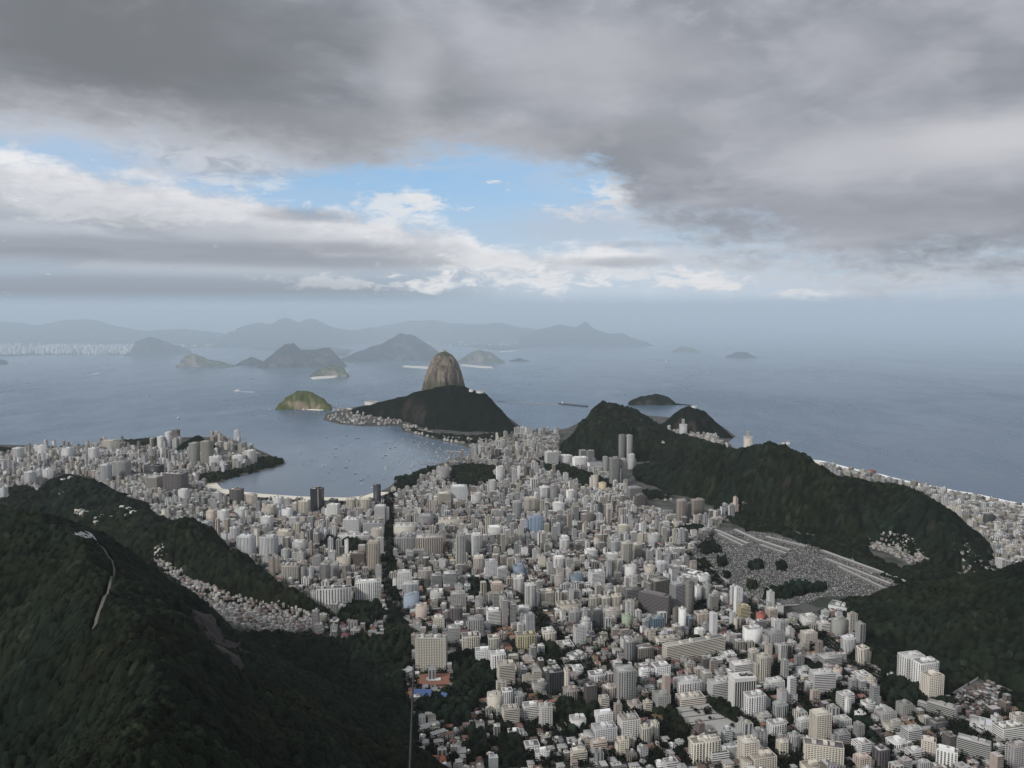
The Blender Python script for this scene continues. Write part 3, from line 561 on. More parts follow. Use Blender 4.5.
# groves in the city, outlined where they stand
GROVES = [[(386, 610), (396, 608), (408, 624), (414, 640), (412, 664), (400, 690), (386, 676), (345, 642), (360, 634), (386, 640)],
    [(447, 658), (470, 652), (490, 664), (498, 674), (500, 690), (480, 700), (470, 720), (455, 726), (428, 716), (416, 706), (418, 698), (440, 694), (456, 690), (450, 672)],
    [(500, 716), (520, 740), (528, 768), (500, 768), (498, 745)], [(430, 705), (452, 712), (462, 722), (445, 724)], [(470, 730), (484, 735), (490, 752), (476, 762), (466, 750)],
    [(556, 705), (582, 700), (600, 706), (594, 724), (578, 738), (560, 730)], [(705, 690), (720, 700), (742, 716), (735, 726), (715, 715), (703, 700)],
    [(455, 470), (490, 470), (497, 483), (470, 490), (445, 486)], [(545, 455), (566, 466), (600, 478), (620, 486), (600, 494), (560, 480), (535, 468)],
    [(200, 476), (216, 474), (250, 469), (258, 458), (285, 461), (272, 467), (240, 475), (214, 482), (196, 484)], [(112, 446), (120, 441), (136, 438), (158, 438), (172, 440), (158, 447), (140, 450)], [(0, 449), (60, 449), (110, 446), (108, 448), (60, 451), (0, 451)],
    [(0, 490), (30, 488), (40, 497), (22, 510), (0, 510)], [(98, 528), (128, 532), (132, 552), (108, 548)], [(393, 491), (397, 481), (416, 475), (436, 467), (442, 470), (420, 481), (404, 491)], [(440, 434.5), (470, 438), (510, 433), (516, 440), (480, 443), (450, 441)], [(402, 427), (428, 434), (445, 437), (440, 439), (420, 434)],
    [(697, 562), (704, 561), (714, 569), (707, 570)], [(717, 559), (727, 560), (728, 567), (718, 567)], [(748, 564), (761, 563), (762, 569), (750, 571)], [(777, 563), (786, 564), (785, 571), (777, 571)], [(724, 574), (731, 575), (730, 580), (724, 579)], [(747, 585), (757, 584), (757, 590), (748, 590)], [(745, 533), (770, 530), (800, 540), (815, 549), (800, 547)], [(806, 552), (830, 560), (822, 564), (804, 557)], [(884, 566), (912, 580), (918, 590), (905, 584)],
    [(900, 690), (930, 694), (958, 706), (950, 712), (920, 704)], [(860, 640), (872, 648), (905, 680), (896, 682), (870, 662)],
    [(386, 500), (390, 500), (393, 545), (397, 600), (392, 602), (388, 560)], [(310, 545), (330, 538), (372, 544), (368, 556), (330, 552)],
    [(345, 602), (380, 604), (386, 616), (366, 628), (340, 622)], [(540, 642), (553, 640), (562, 655), (560, 668), (546, 668)], [(466, 582), (486, 582), (492, 598), (470, 600)],
    [(764, 592), (800, 585), (826, 586), (824, 592), (790, 598), (764, 600)], [(790, 548), (800, 546), (818, 548), (820, 556), (800, 557)], [(640, 705), (668, 700), (690, 735), (676, 745), (660, 720)],
    [(800, 660), (820, 668), (846, 700), (838, 706), (815, 690)], [(880, 690), (905, 668), (926, 690), (915, 712), (890, 712)], [(850, 700), (872, 726), (878, 750), (862, 745), (846, 718)]]
FOOTS = [[(622, 477), (650, 484), (672, 491), (668, 500), (630, 498), (618, 488)], [(800, 540), (868, 549), (872, 557), (905, 572), (918, 581), (900, 580), (850, 560)], [(922, 664), (945, 670), (980, 674), (962, 688), (941, 703), (930, 692)], [(776, 523), (866, 538), (869, 550), (800, 532)], [(882, 639), (906, 644), (903, 656), (885, 653)], [(515, 456), (545, 455), (552, 462), (520, 466)], [(425, 500), (440, 498), (442, 506), (428, 508)], [(706, 500), (735, 498), (748, 512), (800, 534), (850, 545), (868, 552), (868, 562), (850, 556), (810, 545), (770, 531), (745, 531), (728, 520)], [(925, 562), (942, 566), (960, 577), (990, 578), (1000, 572), (1000, 586), (940, 590), (905, 588), (880, 574), (900, 570)], [(842, 612), (870, 634), (905, 668), (936, 684), (942, 702), (920, 696), (896, 684), (868, 655), (846, 632)], [(1000, 690), (1040, 700), (1040, 716), (1000, 708)], [(706, 556), (700, 547), (712, 540), (722, 552)]]
canopy(5, 36, .085, 1380, 3100, lambda r: 5., lambda x, y, Z, p, q: np.any([inpoly(p+(vnoise(x/14., y/14., 12)-.5)*5, q+(vnoise(x/14., y/14., 15)-.5)*3, g) for g in FOOTS], axis=0).astype(float), [], 'trees thinning out along the foot of the wooded ridges', 10, 6, 23, 1.)
VALLEY = [(215, 640), (250, 634), (300, 637), (345, 641), (392, 662), (404, 690), (416, 735), (413, 800), (300, 800), (230, 700)]
canopy(-28, -5, .085, 1040, 1900, lambda r: 3.2, lambda x, y, Z, p, q: inpoly(p, q, VALLEY).astype(float), [flank], 'dense forest on the valley floor between the spur and the honeycomb slab', 8, 8, 18, 2.)
def cov_grove(x, y, Z, p, q):
    k = np.zeros(x.shape, bool)
    e = (vnoise(x/14., y/14., 12)-.5)*6
    for g in GROVES: k |= inpoly(p+e, q+e*.5, g)
    return (k & (vnoise(x/22., y/22., 13) < .80)).astype(float)
canopy(-26, 32, .085, 1080, 2300, lambda r: 3.4, cov_grove, [], 'dark tree canopy filling gaps between the apartment blocks', 10, 9, 14, 2.)
canopy(-34, 10, .07, 2250, 4800, lambda r: 9., cov_grove, [], 'tree canopy along the bay side parks and avenue', 12, 9, 15, 2.)
# loose leaf sprays over the nearest crowns
Xn, Yn, Zn, kn = near_rows
Rn = np.hypot(Xn, Yn); sel = np.nonzero((kn & (Rn < 1150)).ravel())[0]; sel = RNG.choice(sel, min(len(sel), 130000), replace=False)
def sprays(idx):
    n = len(idx); c = np.stack([Xn.ravel()[idx], Yn.ravel()[idx], Zn.ravel()[idx]], 1) + RNG.normal(0, 1, (n, 3))*[1., 1., .7] + [0, 0, .25]
    u = RNG.normal(0, 1, (n, 3)); u /= np.linalg.norm(u, axis=1)[:, None]; v = np.cross(u, RNG.normal(0, 1, (n, 3))); v /= np.linalg.norm(v, axis=1)[:, None]
    s = RNG.uniform(.4, 1.2, (n, 1)); V = np.stack([c-u*s, c+v*s*.5, c+u*s, c-v*s*.5], 1).reshape(-1, 3)
    t = RNG.uniform(.5, 1.7, n); w = RNG.uniform(-.25, .35, n); col = np.repeat(np.stack([t*(1+w), t, t*(1-w)], 1), 4, 0)
    return V, np.arange(4*n).reshape(n, 4), col
V, Fc, cc = sprays(sel); tag(mesh('foliage', V, Fc, M['leaf'], vcols=cc), 'loose leafy sprays on top of the forest crowns of the spur', 'foliage', kind='stuff')
# ------------------------------------------------------------------ roads
ROADS = [([(389, 492), (388, 520), (388, 560), (393, 600), (398, 640), (400, 668)], 22, 'tree-lined avenue running straight from the bay towards the forest'),
    ([(224, 494), (262, 499), (300, 502), (345, 503), (372, 501), (392, 494), (420, 480)], 26, 'broad avenue following the curved bay beach'),
    ([(686, 556), (712, 578), (742, 600), (770, 622), (800, 632), (826, 640), (846, 658), (872, 676), (898, 690), (922, 706), (960, 735), (1010, 768)], 16, 'road along the cemetery wall and past the white towers'),
    ([(520, 590), (545, 632), (580, 660), (600, 700), (640, 720), (680, 706), (700, 690), (730, 715), (760, 740), (800, 790)], 13, 'winding street through the middle of the blocks'),
    ([(700, 605), (690, 640), (735, 655), (790, 690), (830, 735), (850, 790)], 13, 'street running past the black glass tower')]
ROAD_G = []
for pts, w, lab in ROADS:
    P = [np.array(at(*p, 14.)[:2]) for p in pts]; Q = []
    for a, b in zip(P[:-1], P[1:]):
        k = max(2, int(np.linalg.norm(b-a)/14)); Q += [a+(b-a)*i/k for i in range(k)]
    Q = np.array(Q+[P[-1]]); ROAD_G.append((Q, w))
    T = np.gradient(Q, axis=0); T /= np.linalg.norm(T, axis=1)[:, None]; Nn = np.stack([-T[:, 1], T[:, 0]], 1)
    def lane(name, o0, o1, lift, mat, label, cat):
        rows = []
        for s in (o0, o1):
            R = Q+Nn*s; z, _ = ground_z(R[:, 0], R[:, 1]); rows.append(np.stack([R[:, 0], R[:, 1], z+lift], 1))
        tag(mesh(name, np.concatenate(rows), grid_faces(2, len(Q)), mat), label, cat, kind='structure')
    lane('road', -w/2, w/2, .55, M['asphalt'], lab, 'road')
    lane('pavement', w/2, w/2+3, .70, M['pave'], 'strip of pavement on one kerb of the '+lab[:40].rsplit(' ', 1)[0], 'pavement'); lane('pavement', -w/2-3, -w/2, .70, M['pave'], 'strip of pavement on the other kerb of the '+lab[:40].rsplit(' ', 1)[0], 'pavement')
    lane('lane_marking', -.25, .25, .57, M['white'], 'painted centre line of the '+lab[:44].rsplit(' ', 1)[0], 'road marking')
ROAD_SPARSE = [(q[::2], w) for q, w in ROAD_G]
# ------------------------------------------------------------------ buildings
COL = dict(white=(.78, .775, .755), cream=(.68, .635, .55), grey=(.40, .40, .39), beige=(.48, .45, .40), brown=(.19, .17, .155), dark=(.10, .10, .105), peach=(.57, .49, .425), yellow=(.57, .49, .33), slate=(.20, .195, .185), blue=(.30, .37, .46), green=(.40, .48, .36), red=(.36, .14, .11), tan=(.40, .36, .31), pale=(.60, .61, .62), black=(.035, .037, .042))
WIN = dict(grid=(.20, .24, .95), band=(.03, .23, .92), vert=(.24, .03, .92), glass=(.06, .10, 1.), honey=(.24, .24, .95), blank=(.5, .5, 0.))
class Acc:
    def __init__(s): s.V, s.F, s.U, s.Cc, s.W = [], [], [], [], []; s.n = 0
    def box(s, cx, cy_, z0, a, b, h, yaw, col, win, roof, bay=3.4, fl=3.1, sides='all'):
        c, si = math.cos(yaw), math.sin(yaw)
        P = [(-a/2, -b/2), (a/2, -b/2), (a/2, b/2), (-a/2, b/2)]; P = [(cx+p*c-q*si, cy_+p*si+q*c) for p, q in P]
        s.V += [(x, y, z0) for x, y in P] + [(x, y, z0+h) for x, y in P]; n = s.n
        for i in range(4):
            L = (a, b, a, b)[i]; nu = max(1, round(L/bay)); nv = max(1, round(h/fl)); j = (i+1) % 4
            s.F.append((n+i, n+j, n+4+j, n+4+i)); s.U.append([(0, 0), (nu, 0), (nu, nv), (0, nv)]); s.Cc.append(col)
            s.W.append(win if (i in (0, 2) or sides == 'all') else (win[0], win[1], 0.))
        s.F.append((n+4, n+5, n+6, n+7)); s.U.append([(0, 0)]*4); s.Cc.append(roof); s.W.append((.5, .5, 0.)); s.n += 8
    def gable(s, cx, cy_, z0, a, b, h, rh, yaw, col, roof, win=(.3, .3, .8)):
        c, si = math.cos(yaw), math.sin(yaw); e = .5
        def w(p, q, z): return (cx+p*c-q*si, cy_+p*si+q*c, z)
        n = s.n; s.V += [w(-a/2, -b/2, z0), w(a/2, -b/2, z0), w(a/2, b/2, z0), w(-a/2, b/2, z0), w(-a/2, -b/2, z0+h), w(a/2, -b/2, z0+h), w(a/2, b/2, z0+h), w(-a/2, b/2, z0+h),
             w(-a/2, 0, z0+h+rh), w(a/2, 0, z0+h+rh), w(-a/2-e, -b/2-e, z0+h-.15), w(a/2+e, -b/2-e, z0+h-.15), w(a/2+e, b/2+e, z0+h-.15), w(-a/2-e, b/2+e, z0+h-.15), w(-a/2-e, 0, z0+h+rh+.2), w(a/2+e, 0, z0+h+rh+.2)]
        for i in range(4):
            j = (i+1) % 4; L = (a, b, a, b)[i]; s.F.append((n+i, n+j, n+4+j, n+4+i)); nu = max(1, round(L/3.2)); nv = max(1, round(h/3)); s.U.append([(0, 0), (nu, 0), (nu, nv), (0, nv)]); s.Cc.append(col); s.W.append(win)
        for f in ((10, 11, 15, 14), (12, 13, 14, 15), (5, 6, 9, 9), (7, 4, 8, 8)):
            s.F.append(tuple(n+k for k in f)) if f[2] != f[3] else s.F.append((n+f[0], n+f[1], n+f[2], n+f[2]))
            s.U.append([(0, 0)]*4); s.Cc.append(roof if f[0] >= 10 else col); s.W.append((.5, .5, 0.))
        s.n += 16
    def build(s, name, parent=None, loc=None, rotz=0.):
        F4 = [f for f in s.F]
        ok = [len(set(f)) == 4 for f in F4]
        if all(ok): return mesh(name, s.V, np.array(F4), M['facade'], parent, uv=np.array(s.U).reshape(-1, 2), cols=s.Cc, wins=s.W, loc=loc, rotz=rotz)
        FF, UU = [], []
        for f, u, k in zip(F4, s.U, ok):
            FF.append(f if k else f[:3]); UU += u if k else u[:3]
        return mesh(name, s.V, FF, M['facade'], parent, uv=np.array(UU), cols=s.Cc, wins=s.W, loc=loc, rotz=rotz)
def jit(c, s=.06):
    k = random.uniform(1-s*1.6, 1+s*1.3); return tuple(min(.8, max(.02, v*k+random.uniform(-s, s)*.12)) for v in c)
ROOFS = [(.36, .35, .34), (.26, .255, .25), (.46, .45, .43), (.16, .16, .16), (.54, .53, .52), (.30, .27, .24), (.22, .21, .20)]
def yaw_at(x): return math.radians(float(np.interp(x, [-1400, -700, -300, 100, 1500], [-13, -12, 4, 13, 15])))
FOOT = []                                                   # footprints taken: x, y, radius
def place(px0, px1, yt, yb, ratio=.75, yaw=None, y_ground=None):
    """ground position, width, depth and height of a block seen between those columns and rows"""
    pc = (px0+px1)/2; g = spot_g(pc, yb) if y_ground is None else y_ground; x, y, z = g
    yw = yaw_at(x) if yaw is None else math.radians(yaw); c, s = math.cos(yw), math.sin(yw)
    def span(a):
        b = a*ratio; xs = []
        cx, cy_ = x, y + (abs(a*s)+abs(b*c))/2
        for p, q in ((-1, -1), (1, -1), (1, 1), (-1, 1)):
            P, _ = proj(cx+(p*a*c-q*b*s)/2, cy_+(p*a*s+q*b*c)/2, z+10); xs.append(float(P))
        return max(xs)-min(xs)
    a = 20.
    for _ in range(6): a *= (px1-px0)/span(a)
    b = a*ratio; cy_ = y + (abs(a*s)+abs(b*c))/2; cx = x*(cy_/y)
    d = ray(pc, yt); zt = CAM_H + d[2]*(cy_ + .25*b); return cx, cy_, z, a, b, max(4., zt-z), yw
def spot_g_slow(px, py):
    z = 14.
    for _ in range(3):
        p = at(px, py, z); z = float(ground_z(p[:1], p[1:2])[0][0])
    return np.array([p[0], p[1], z])
GX0, GY0, GD = -2700., 150., 12.
gx, gy = np.meshgrid(np.arange(GX0, 2800, GD), np.arange(GY0, 6300, GD)); DEM = surface(gx, gy); FLAT, LAND = ground_z(gx, gy)
def look(A, x, y):
    u, v = np.clip((np.asarray(x, float)-GX0)/GD, 0, A.shape[1]-1.001), np.clip((np.asarray(y, float)-GY0)/GD, 0, A.shape[0]-1.001); i, j = u.astype(int), v.astype(int); f, g = u-i, v-j
    return (A[j, i]*(1-f)+A[j, i+1]*f)*(1-g) + (A[j+1, i]*(1-f)+A[j+1, i+1]*f)*g
def spot_g(px, py):
    z = 14.
    for _ in range(3):
        p = at(px, py, z); z = float(look(FLAT, p[0], p[1]))
    return np.array([p[0], p[1], z])
def inp(p, q, P):
    r = False; n = len(P)
    for i in range(n):
        (x0, y0), (x1, y1) = P[i], P[(i+1) % n]
        if (y0 > q) != (y1 > q) and p < (x1-x0)*(q-y0)/(y1-y0)+x0: r = not r
    return r
TX = dict(A=(384, 560, 6), B=(384, 640, 6), C=(540, 640, 6), D=(700, 640, 6), E=(854, 640, 6), F=(540, 540, 6), G=(680, 520, 6), H=(230, 480, 6), P=(512, 420, 4), Q=(256, 420, 4), R=(0, 420, 4), S=(768, 420, 4))
# each row: sheet, left, right, top, foot on that sheet, colour, window style, depth/width, label, phrase by which others can be located
T = []
_rb = random.Random(5)
def b(s, x0, x1, yt, yb, col, st, ratio=.75, label=None, key=None, yaw=None, extra=None):
    if st == 'blank' and label is None: st = _rb.choice(('grid', 'band', 'vert', 'grid'))
    T.append((s, x0, x1, yt, yb, col, st, ratio, label, key, yaw, extra))
b('A', 190, 380, 455, 668, 'beige', 'honey', .32, 'big greyish beige slab with a honeycomb of small windows beside the forest', 'the honeycomb slab', -3, 'tanks')
b('A', 283, 348, 84, 178, 'grey', 'band', .8, 'dark banded office slab, the more slender of two standing side by side', 'the slender dark banded office')
b('A', 356, 434, 70, 180, 'grey', 'band', .8, 'dark banded office block, the bulkier of two standing side by side', 'the bulky dark banded office')
b('A', 112, 210, 130, 245, 'pale', 'vert', .6, 'pale grey tower with upright strips above a bluish lower block', None)
b('A', 118, 212, 200, 290, 'blue', 'blank', .5, 'low pale blue blank block at the foot of a grey striped tower', 'the pale blue blank block')
b('A', 190, 258, 265, 355, 'peach', 'blank', .8, 'blank peach coloured block at the edge of the trees', 'the blank peach block')
b('A', 398, 492, 190, 300, 'grey', 'grid', .7); b('A', 392, 472, 275, 390, 'brown', 'vert', .8, 'dark brown block with upright ribs before a grey tower', 'the dark brown ribbed block')
b('A', 466, 575, 440, 565, 'cream', 'vert', .7); b('A', 622, 695, 455, 548, 'cream', 'blank', .8); b('A', 545, 638, 530, 640, 'white', 'grid', .7, 'clean white tower with dark window squares above the park trees', 'the clean white tower')
b('A', 638, 732, 550, 690, 'white', 'vert', .7); b('A', 678, 785, 610, 765, 'cream', 'band', .8, 'cream tower of stacked balconies rising over the park trees', 'the cream balcony tower')
b('A', 788, 914, 435, 545, 'yellow', 'vert', .6, 'cream apartment block with yellow upright stripes', 'the yellow striped block'); b('A', 638, 716, 135, 220, 'peach', 'grid', .8)
b('A', 774, 838, 100, 205, 'white', 'vert', .8); b('A', 772, 844, 28, 102, 'blue', 'grid', .7, 'pale blue square block between cream neighbours'); b('A', 920, 1018, 180, 275, 'cream', 'vert', .7); b('A', 842, 912, 140, 295, 'white', 'vert', .8)
b('A', 380, 456, 395, 505, 'grey', 'grid', .8); b('A', 500, 602, 340, 465, 'grey', 'vert', .7); b('A', 205, 287, 50, 128, 'beige', 'vert', .7); b('A', 80, 168, 65, 185, 'white', 'grid', .7); b('A', 32, 86, 70, 135, 'cream', 'blank', .9)
b('A', 425, 470, 140, 200, 'white', 'blank', .9); b('A', 945, 1022, 410, 505, 'white', 'vert', .7); b('A', 294, 362, 340, 418, 'cream', 'blank', .8); b('A', 615, 700, 295, 400, 'white', 'band', .8); b('A', 740, 775, 195, 262, 'white', 'blank', .9); b('A', 545, 600, 225, 310, 'grey', 'grid', .8); b('A', 430, 488, -20, 42, 'beige', 'vert', .8); b('A', 612, 672, 30, 110, 'pale', 'grid', .8); b('A', 675, 740, 40, 125, 'white', 'band', .8)
b('A', 370, 500, 370, 420, 'white', 'band', 1.); b('A', 800, 880, 280, 340, 'white', 'band', .9); b('A', 275, 355, 180, 240, 'white', 'band', 1.)
b('B', 618, 706, 318, 425, 'cream', 'blank', .7, 'cream block with a blank end wall beside the ravine of trees', 'the blank cream end wall'); b('B', 705, 772, 292, 415, 'white', 'vert', .8); b('B', 770, 842, 320, 405, 'grey', 'vert', .8); b('B', 708, 812, 395, 520, 'cream', 'band', .7)
b('B', 830, 932, 378, 490, 'white', 'band', .7, 'white apartment block with long dark balcony bands beside the trees'); b('B', 930, 1010, 385, 540, 'white', 'grid', .9, 'white front with dark squares joined to a banded white block', 'the white banded pair')
b('B', 840, 935, 612, 690, 'white', 'blank', .8); b('B', 900, 992, 660, 728, 'white', 'blank', .6); b('B', 980, 1040, 190, 320, 'grey', 'grid', .8); b('B', 885, 978, 245, 320, 'grey', 'band', .8); b('B', 740, 820, 540, 610, 'white', 'band', 1.2)
b('C', 440, 574, 160, 378, 'grey', 'vert', .8, 'tall greyish tower with pale upright ribs in the middle of the city', 'the tall ribbed grey tower', 12); b('C', 42, 142, 180, 332, 'dark', 'glass', .6, 'dark glass block with a cream edge wall', 'the dark glass block'); b('C', 140, 178, 170, 335, 'cream', 'blank', 1.6)
b('C', 262, 340, 262, 412, 'dark', 'grid', .8, 'dark grey slab with a fine window grid beside the tall ribbed tower', 'the dark gridded slab'); b('C', 135, 228, 285, 390, 'beige', 'vert', .8); b('C', 374, 456, 270, 368, 'peach', 'blank', .8); b('C', 350, 414, 335, 428, 'cream', 'band', .8)
b('C', 285, 396, 190, 268, 'white', 'vert', .7); b('C', 325, 438, 425, 525, 'white', 'grid', .6); b('C', 306, 462, 505, 630, 'pale', 'grid', .6, 'pale block with a glassy balcony grid and a pink line of roofs at its foot', 'the pale balcony grid block')
b('C', 463, 600, 455, 605, 'white', 'grid', .7, 'big white block crowned by open concrete roof frames', 'the roof framed white block', None, 'frames'); b('C', 598, 668, 512, 640, 'cream', 'vert', .8); b('C', 662, 714, 490, 605, 'cream', 'vert', .9); b('C', 462, 532, 585, 702, 'cream', 'grid', .8); b('C', 528, 566, 578, 668, 'cream', 'blank', .9)
b('C', 174, 276, 455, 558, 'white', 'blank', .8, 'bluish white blank walled block set among low trees', 'the blank bluish white block'); b('C', 888, 1024, 590, 748, 'cream', 'vert', .6, 'stepped cream apartment row with a rounded flank', 'the stepped cream row'); b('C', 735, 828, 715, 795, 'white', 'blank', .7)
b('C', 798, 968, 228, 348, 'white', 'vert', .6, 'pale stepped block standing on a wider cream podium block', 'the stepped podium block'); b('C', 810, 990, 325, 416, 'cream', 'band', .5); b('C', 668, 782, 140, 228, 'white', 'grid', .8); b('C', 564, 682, 30, 135, 'brown', 'vert', .7, 'dark brown block with upright ribs near the long banded slab', 'the brown ribbed block')
b('C', 500, 567, -2, 140, 'grey', 'vert', .9); b('C', 672, 782, 312, 445, 'grey', 'grid', 1.); b('C', 180, 282, 655, 745, 'cream', 'band', .6); b('C', 300, 402, 600, 685, 'peach', 'band', .5); b('C', 615, 672, 365, 445, 'cream', 'band', .8); b('C', 520, 612, 370, 445, 'beige', 'grid', .9); b('C', 190, 260, 155, 215, 'white', 'band', .9); b('C', 0, 60, 655, 725, 'white', 'grid', .8); b('C', 590, 660, 175, 250, 'white', 'band', .9); b('C', 95, 190, 510, 555, 'grey', 'band', .9)
b('D', 173, 328, 208, 430, 'black', 'fins', .55, 'black glass office tower with white fins and a white crown', 'the black glass tower', 10, 'crown'); b('D', 174, 325, 128, 245, 'white', 'band', .5, 'stepped white office block rising straight behind the black glass tower')
b('D', 254, 392, 315, 478, 'white', 'vert', .6, 'white block with bold upright strips in front of the black glass tower', 'the bold striped white block'); b('D', 283, 347, 60, 205, 'cream', 'vert', .9); b('D', 330, 422, 88, 260, 'cream', 'vert', .8, 'tall cream tower with brownish strips behind the white striped block', 'the tall cream twin'); b('D', 390, 506, 232, 322, 'white', 'blank', .7)
b('D', 648, 810, 183, 335, 'white', 'band', .5, 'broad white block with rows of deep balconies', 'the broad balcony block', 6); b('D', 813, 922, 313, 425, 'white', 'band', .7); b('D', 650, 784, 425, 632, 'cream', 'grid', .8, 'tall cream tower with many small windows and a stepped top', 'the tall cream window tower', 12); b('D', 615, 858, 610, 768, 'cream', 'grid', .35, 'long low cream block dotted with dark windows at the foot of the tall cream tower', 'the long dotted block', -14)
b('D', 430, 527, 375, 490, 'grey', 'vert', .7); b('D', 393, 516, 484, 610, 'white', 'vert', .7); b('D', 453, 527, 600, 712, 'cream', 'grid', .8); b('D', 220, 352, 585, 770, 'cream', 'grid', .8, 'cream block with a clay coloured side wall among the lowest blocks', 'the clay sided cream block'); b('D', 272, 458, 668, 800, 'cream', 'grid', .7); b('D', 124, 192, 528, 645, 'pale', 'band', .8)
b('D', 0, 122, 580, 745, 'cream', 'vert', .7); b('D', 33, 172, 650, 752, 'white', 'band', .7); b('D', 798, 907, 460, 540, 'white', 'grid', .8); b('D', 693, 848, 85, 170, 'grey', 'band', .7, 'low broad grey block with a curved corner near the peach cube', 'the curved grey block'); b('D', 788, 852, 160, 220, 'peach', 'blank', .9, 'small plain peach cube beside the road', 'the peach cube')
b('D', 918, 1025, 690, 790, 'peach', 'grid', .7); b('D', 573, 657, 475, 565, 'white', 'blank', .8); b('D', 40, 172, 240, 370, 'white', 'band', .6); b('D', 640, 720, 90, 150, 'grey', 'band', .8); b('D', 570, 672, 165, 225, 'pale', 'band', .8); b('D', 320, 430, 440, 515, 'grey', 'grid', .7); b('D', 520, 600, 560, 690, 'grey', 'vert', .7); b('D', 85, 165, 180, 240, 'grey', 'blank', .8); b('D', 0, 70, 185, 265, 'beige', 'blank', 1.); b('D', 905, 1000, 600, 690, 'white', 'band', .8); b('D', 790, 900, 545, 640, 'grey', 'band', .8); b('D', 100, 220, 75, 120, 'white', 'band', .7); b('D', 595, 725, 735, 810, 'cream', 'grid', .8)
b('D', 840, 932, -20, 95, 'white', 'vert', .8, 'stepped white tower group under the dark wooded slope', 'the white tower group'); b('D', 930, 1012, 38, 155, 'cream', 'vert', .8); b('D', 862, 906, 345, 460, 'white', 'vert', .9)
b('E', 253, 418, 78, 272, 'white', 'vert', .6, 'farthest of three tall towers at the forest edge, white with black strips', 'the three forest edge towers'); b('E', 335, 502, 115, 315, 'white', 'vert', .6, 'middle one of three tall towers at the forest edge, dark topped'); b('E', 390, 533, 195, 380, 'cream', 'grid', .7, 'cream corner windowed tower, frontmost of three at the forest edge')
b('E', 248, 348, 370, 468, 'grey', 'grid', .8, 'grey cube of flats alone among dark trees', 'the lone grey cube'); b('E', 432, 618, 380, 485, 'grey', 'band', .35, 'long flat roofed slab beside the walled hillside settlement', 'the flat roofed long slab', -42); b('E', 434, 562, 478, 548, 'dark', 'band', .6); b('E', 612, 815, 590, 740, 'grey', 'band', .35, 'long dark block with pale balcony bands running towards the corner', 'the long balcony block', -36)
b('E', 488, 618, 648, 780, 'white', 'vert', .5, 'white slab with tall black window slots on its end', 'the slotted white slab', -30); b('E', 276, 402, 520, 630, 'pale', 'band', .7); b('E', 163, 300, 490, 565, 'beige', 'band', .6); b('E', 900, 1040, 618, 790, 'grey', 'grid', .6, 'large grey gridded block cut by the bottom corner of the view', 'the grey corner block'); b('E', 820, 1030, 500, 625, 'white', 'band', .5, 'wide white block of stepped terraces behind the grey corner block')
b('E', 928, 1030, 440, 525, 'cream', 'grid', .6); b('E', 35, 127, 365, 440, 'white', 'blank', .8); b('E', 63, 128, 220, 292, 'cream', 'blank', .8); b('E', 105, 212, 640, 775, 'dark', 'vert', .8, 'black and white striped block at the lower edge', 'the black and white striped block'); b('E', 118, 254, 418, 510, 'grey', 'grid', .7); b('E', 185, 330, 590, 670, 'white', 'blank', .8); b('E', 300, 420, 650, 730, 'white', 'blank', .7); b('E', 0, 100, 600, 700, 'white', 'band', .9); b('E', 690, 832, 488, 560, 'pale', 'blank', .5, 'low shed with a broad pale roof below the walled settlement', None, -30); b('E', 0, 70, 430, 500, 'white', 'band', .9); b('E', 0, 92, 190, 250, 'white', 'band', .9); b('E', 400, 490, 590, 700, 'cream', 'grid', .7, None, None, -30); b('E', -10, 100, 690, 790, 'peach', 'grid', .8); b('E', 195, 250, 200, 245, 'white', 'blank', .9)
b('F', 480, 552, 12, 152, 'cream', 'vert', .8, 'tall sand coloured tower, paired with a lower one near the wooded knoll', 'the sand coloured towers'); b('F', 553, 614, 18, 118, 'cream', 'vert', .9); b('F', 504, 578, 150, 240, 'white', 'blank', .7, 'plain white block with a blank wall facing the view', 'the plain white wall'); b('F', 620, 690, 153, 222, 'cream', 'grid', .8); b('F', 690, 762, 130, 218, 'pale', 'vert', .8)
b('F', 645, 778, 228, 392, 'slate', 'band', .7, 'dark concrete tower, lower one of the dark concrete group', None, 25); b('F', 775, 870, 260, 442, 'grey', 'band', .8, 'dark concrete tower with a sharp pale corner in the dark concrete group', 'the dark concrete group', 25); b('F', 866, 922, 248, 445, 'slate', 'band', .9, 'slim dark concrete tower closing the dark concrete group', None, 25); b('F', 500, 605, 285, 392, 'slate', 'band', .6); b('F', 592, 785, 318, 472, 'slate', 'band', .25, 'long dark slab running diagonally below the dark concrete towers', 'the diagonal dark slab', -34)
b('F', 793, 832, 410, 532, 'brown', 'blank', 1.); b('F', 828, 876, 408, 545, 'white', 'blank', .9, 'narrow white blank wall tower beside a small blue glass block', 'the narrow white wall'); b('F', 875, 914, 465, 540, 'blue', 'glass', 1., 'small pale blue glass block beside a narrow white tower'); b('F', 658, 744, 458, 562, 'blue', 'glass', .8, 'blue glass office building among pale blocks', 'the blue glass building')
b('F', 288, 388, 183, 295, 'white', 'band', .9, 'pale corner block with a white blank flank', 'the pale corner block'); b('F', 373, 447, 268, 322, 'grey', 'vert', 1.)
b('F', 293, 357, 338, 424, 'cream', 'vert', .7, 'first white slab in a row of three like slabs', 'the row of three white slabs'); b('F', 360, 424, 338, 418, 'cream', 'vert', .7, 'middle white slab in a row of three like slabs'); b('F', 425, 488, 328, 410, 'cream', 'vert', .7, 'last white slab of three, nearest the cemetery side')
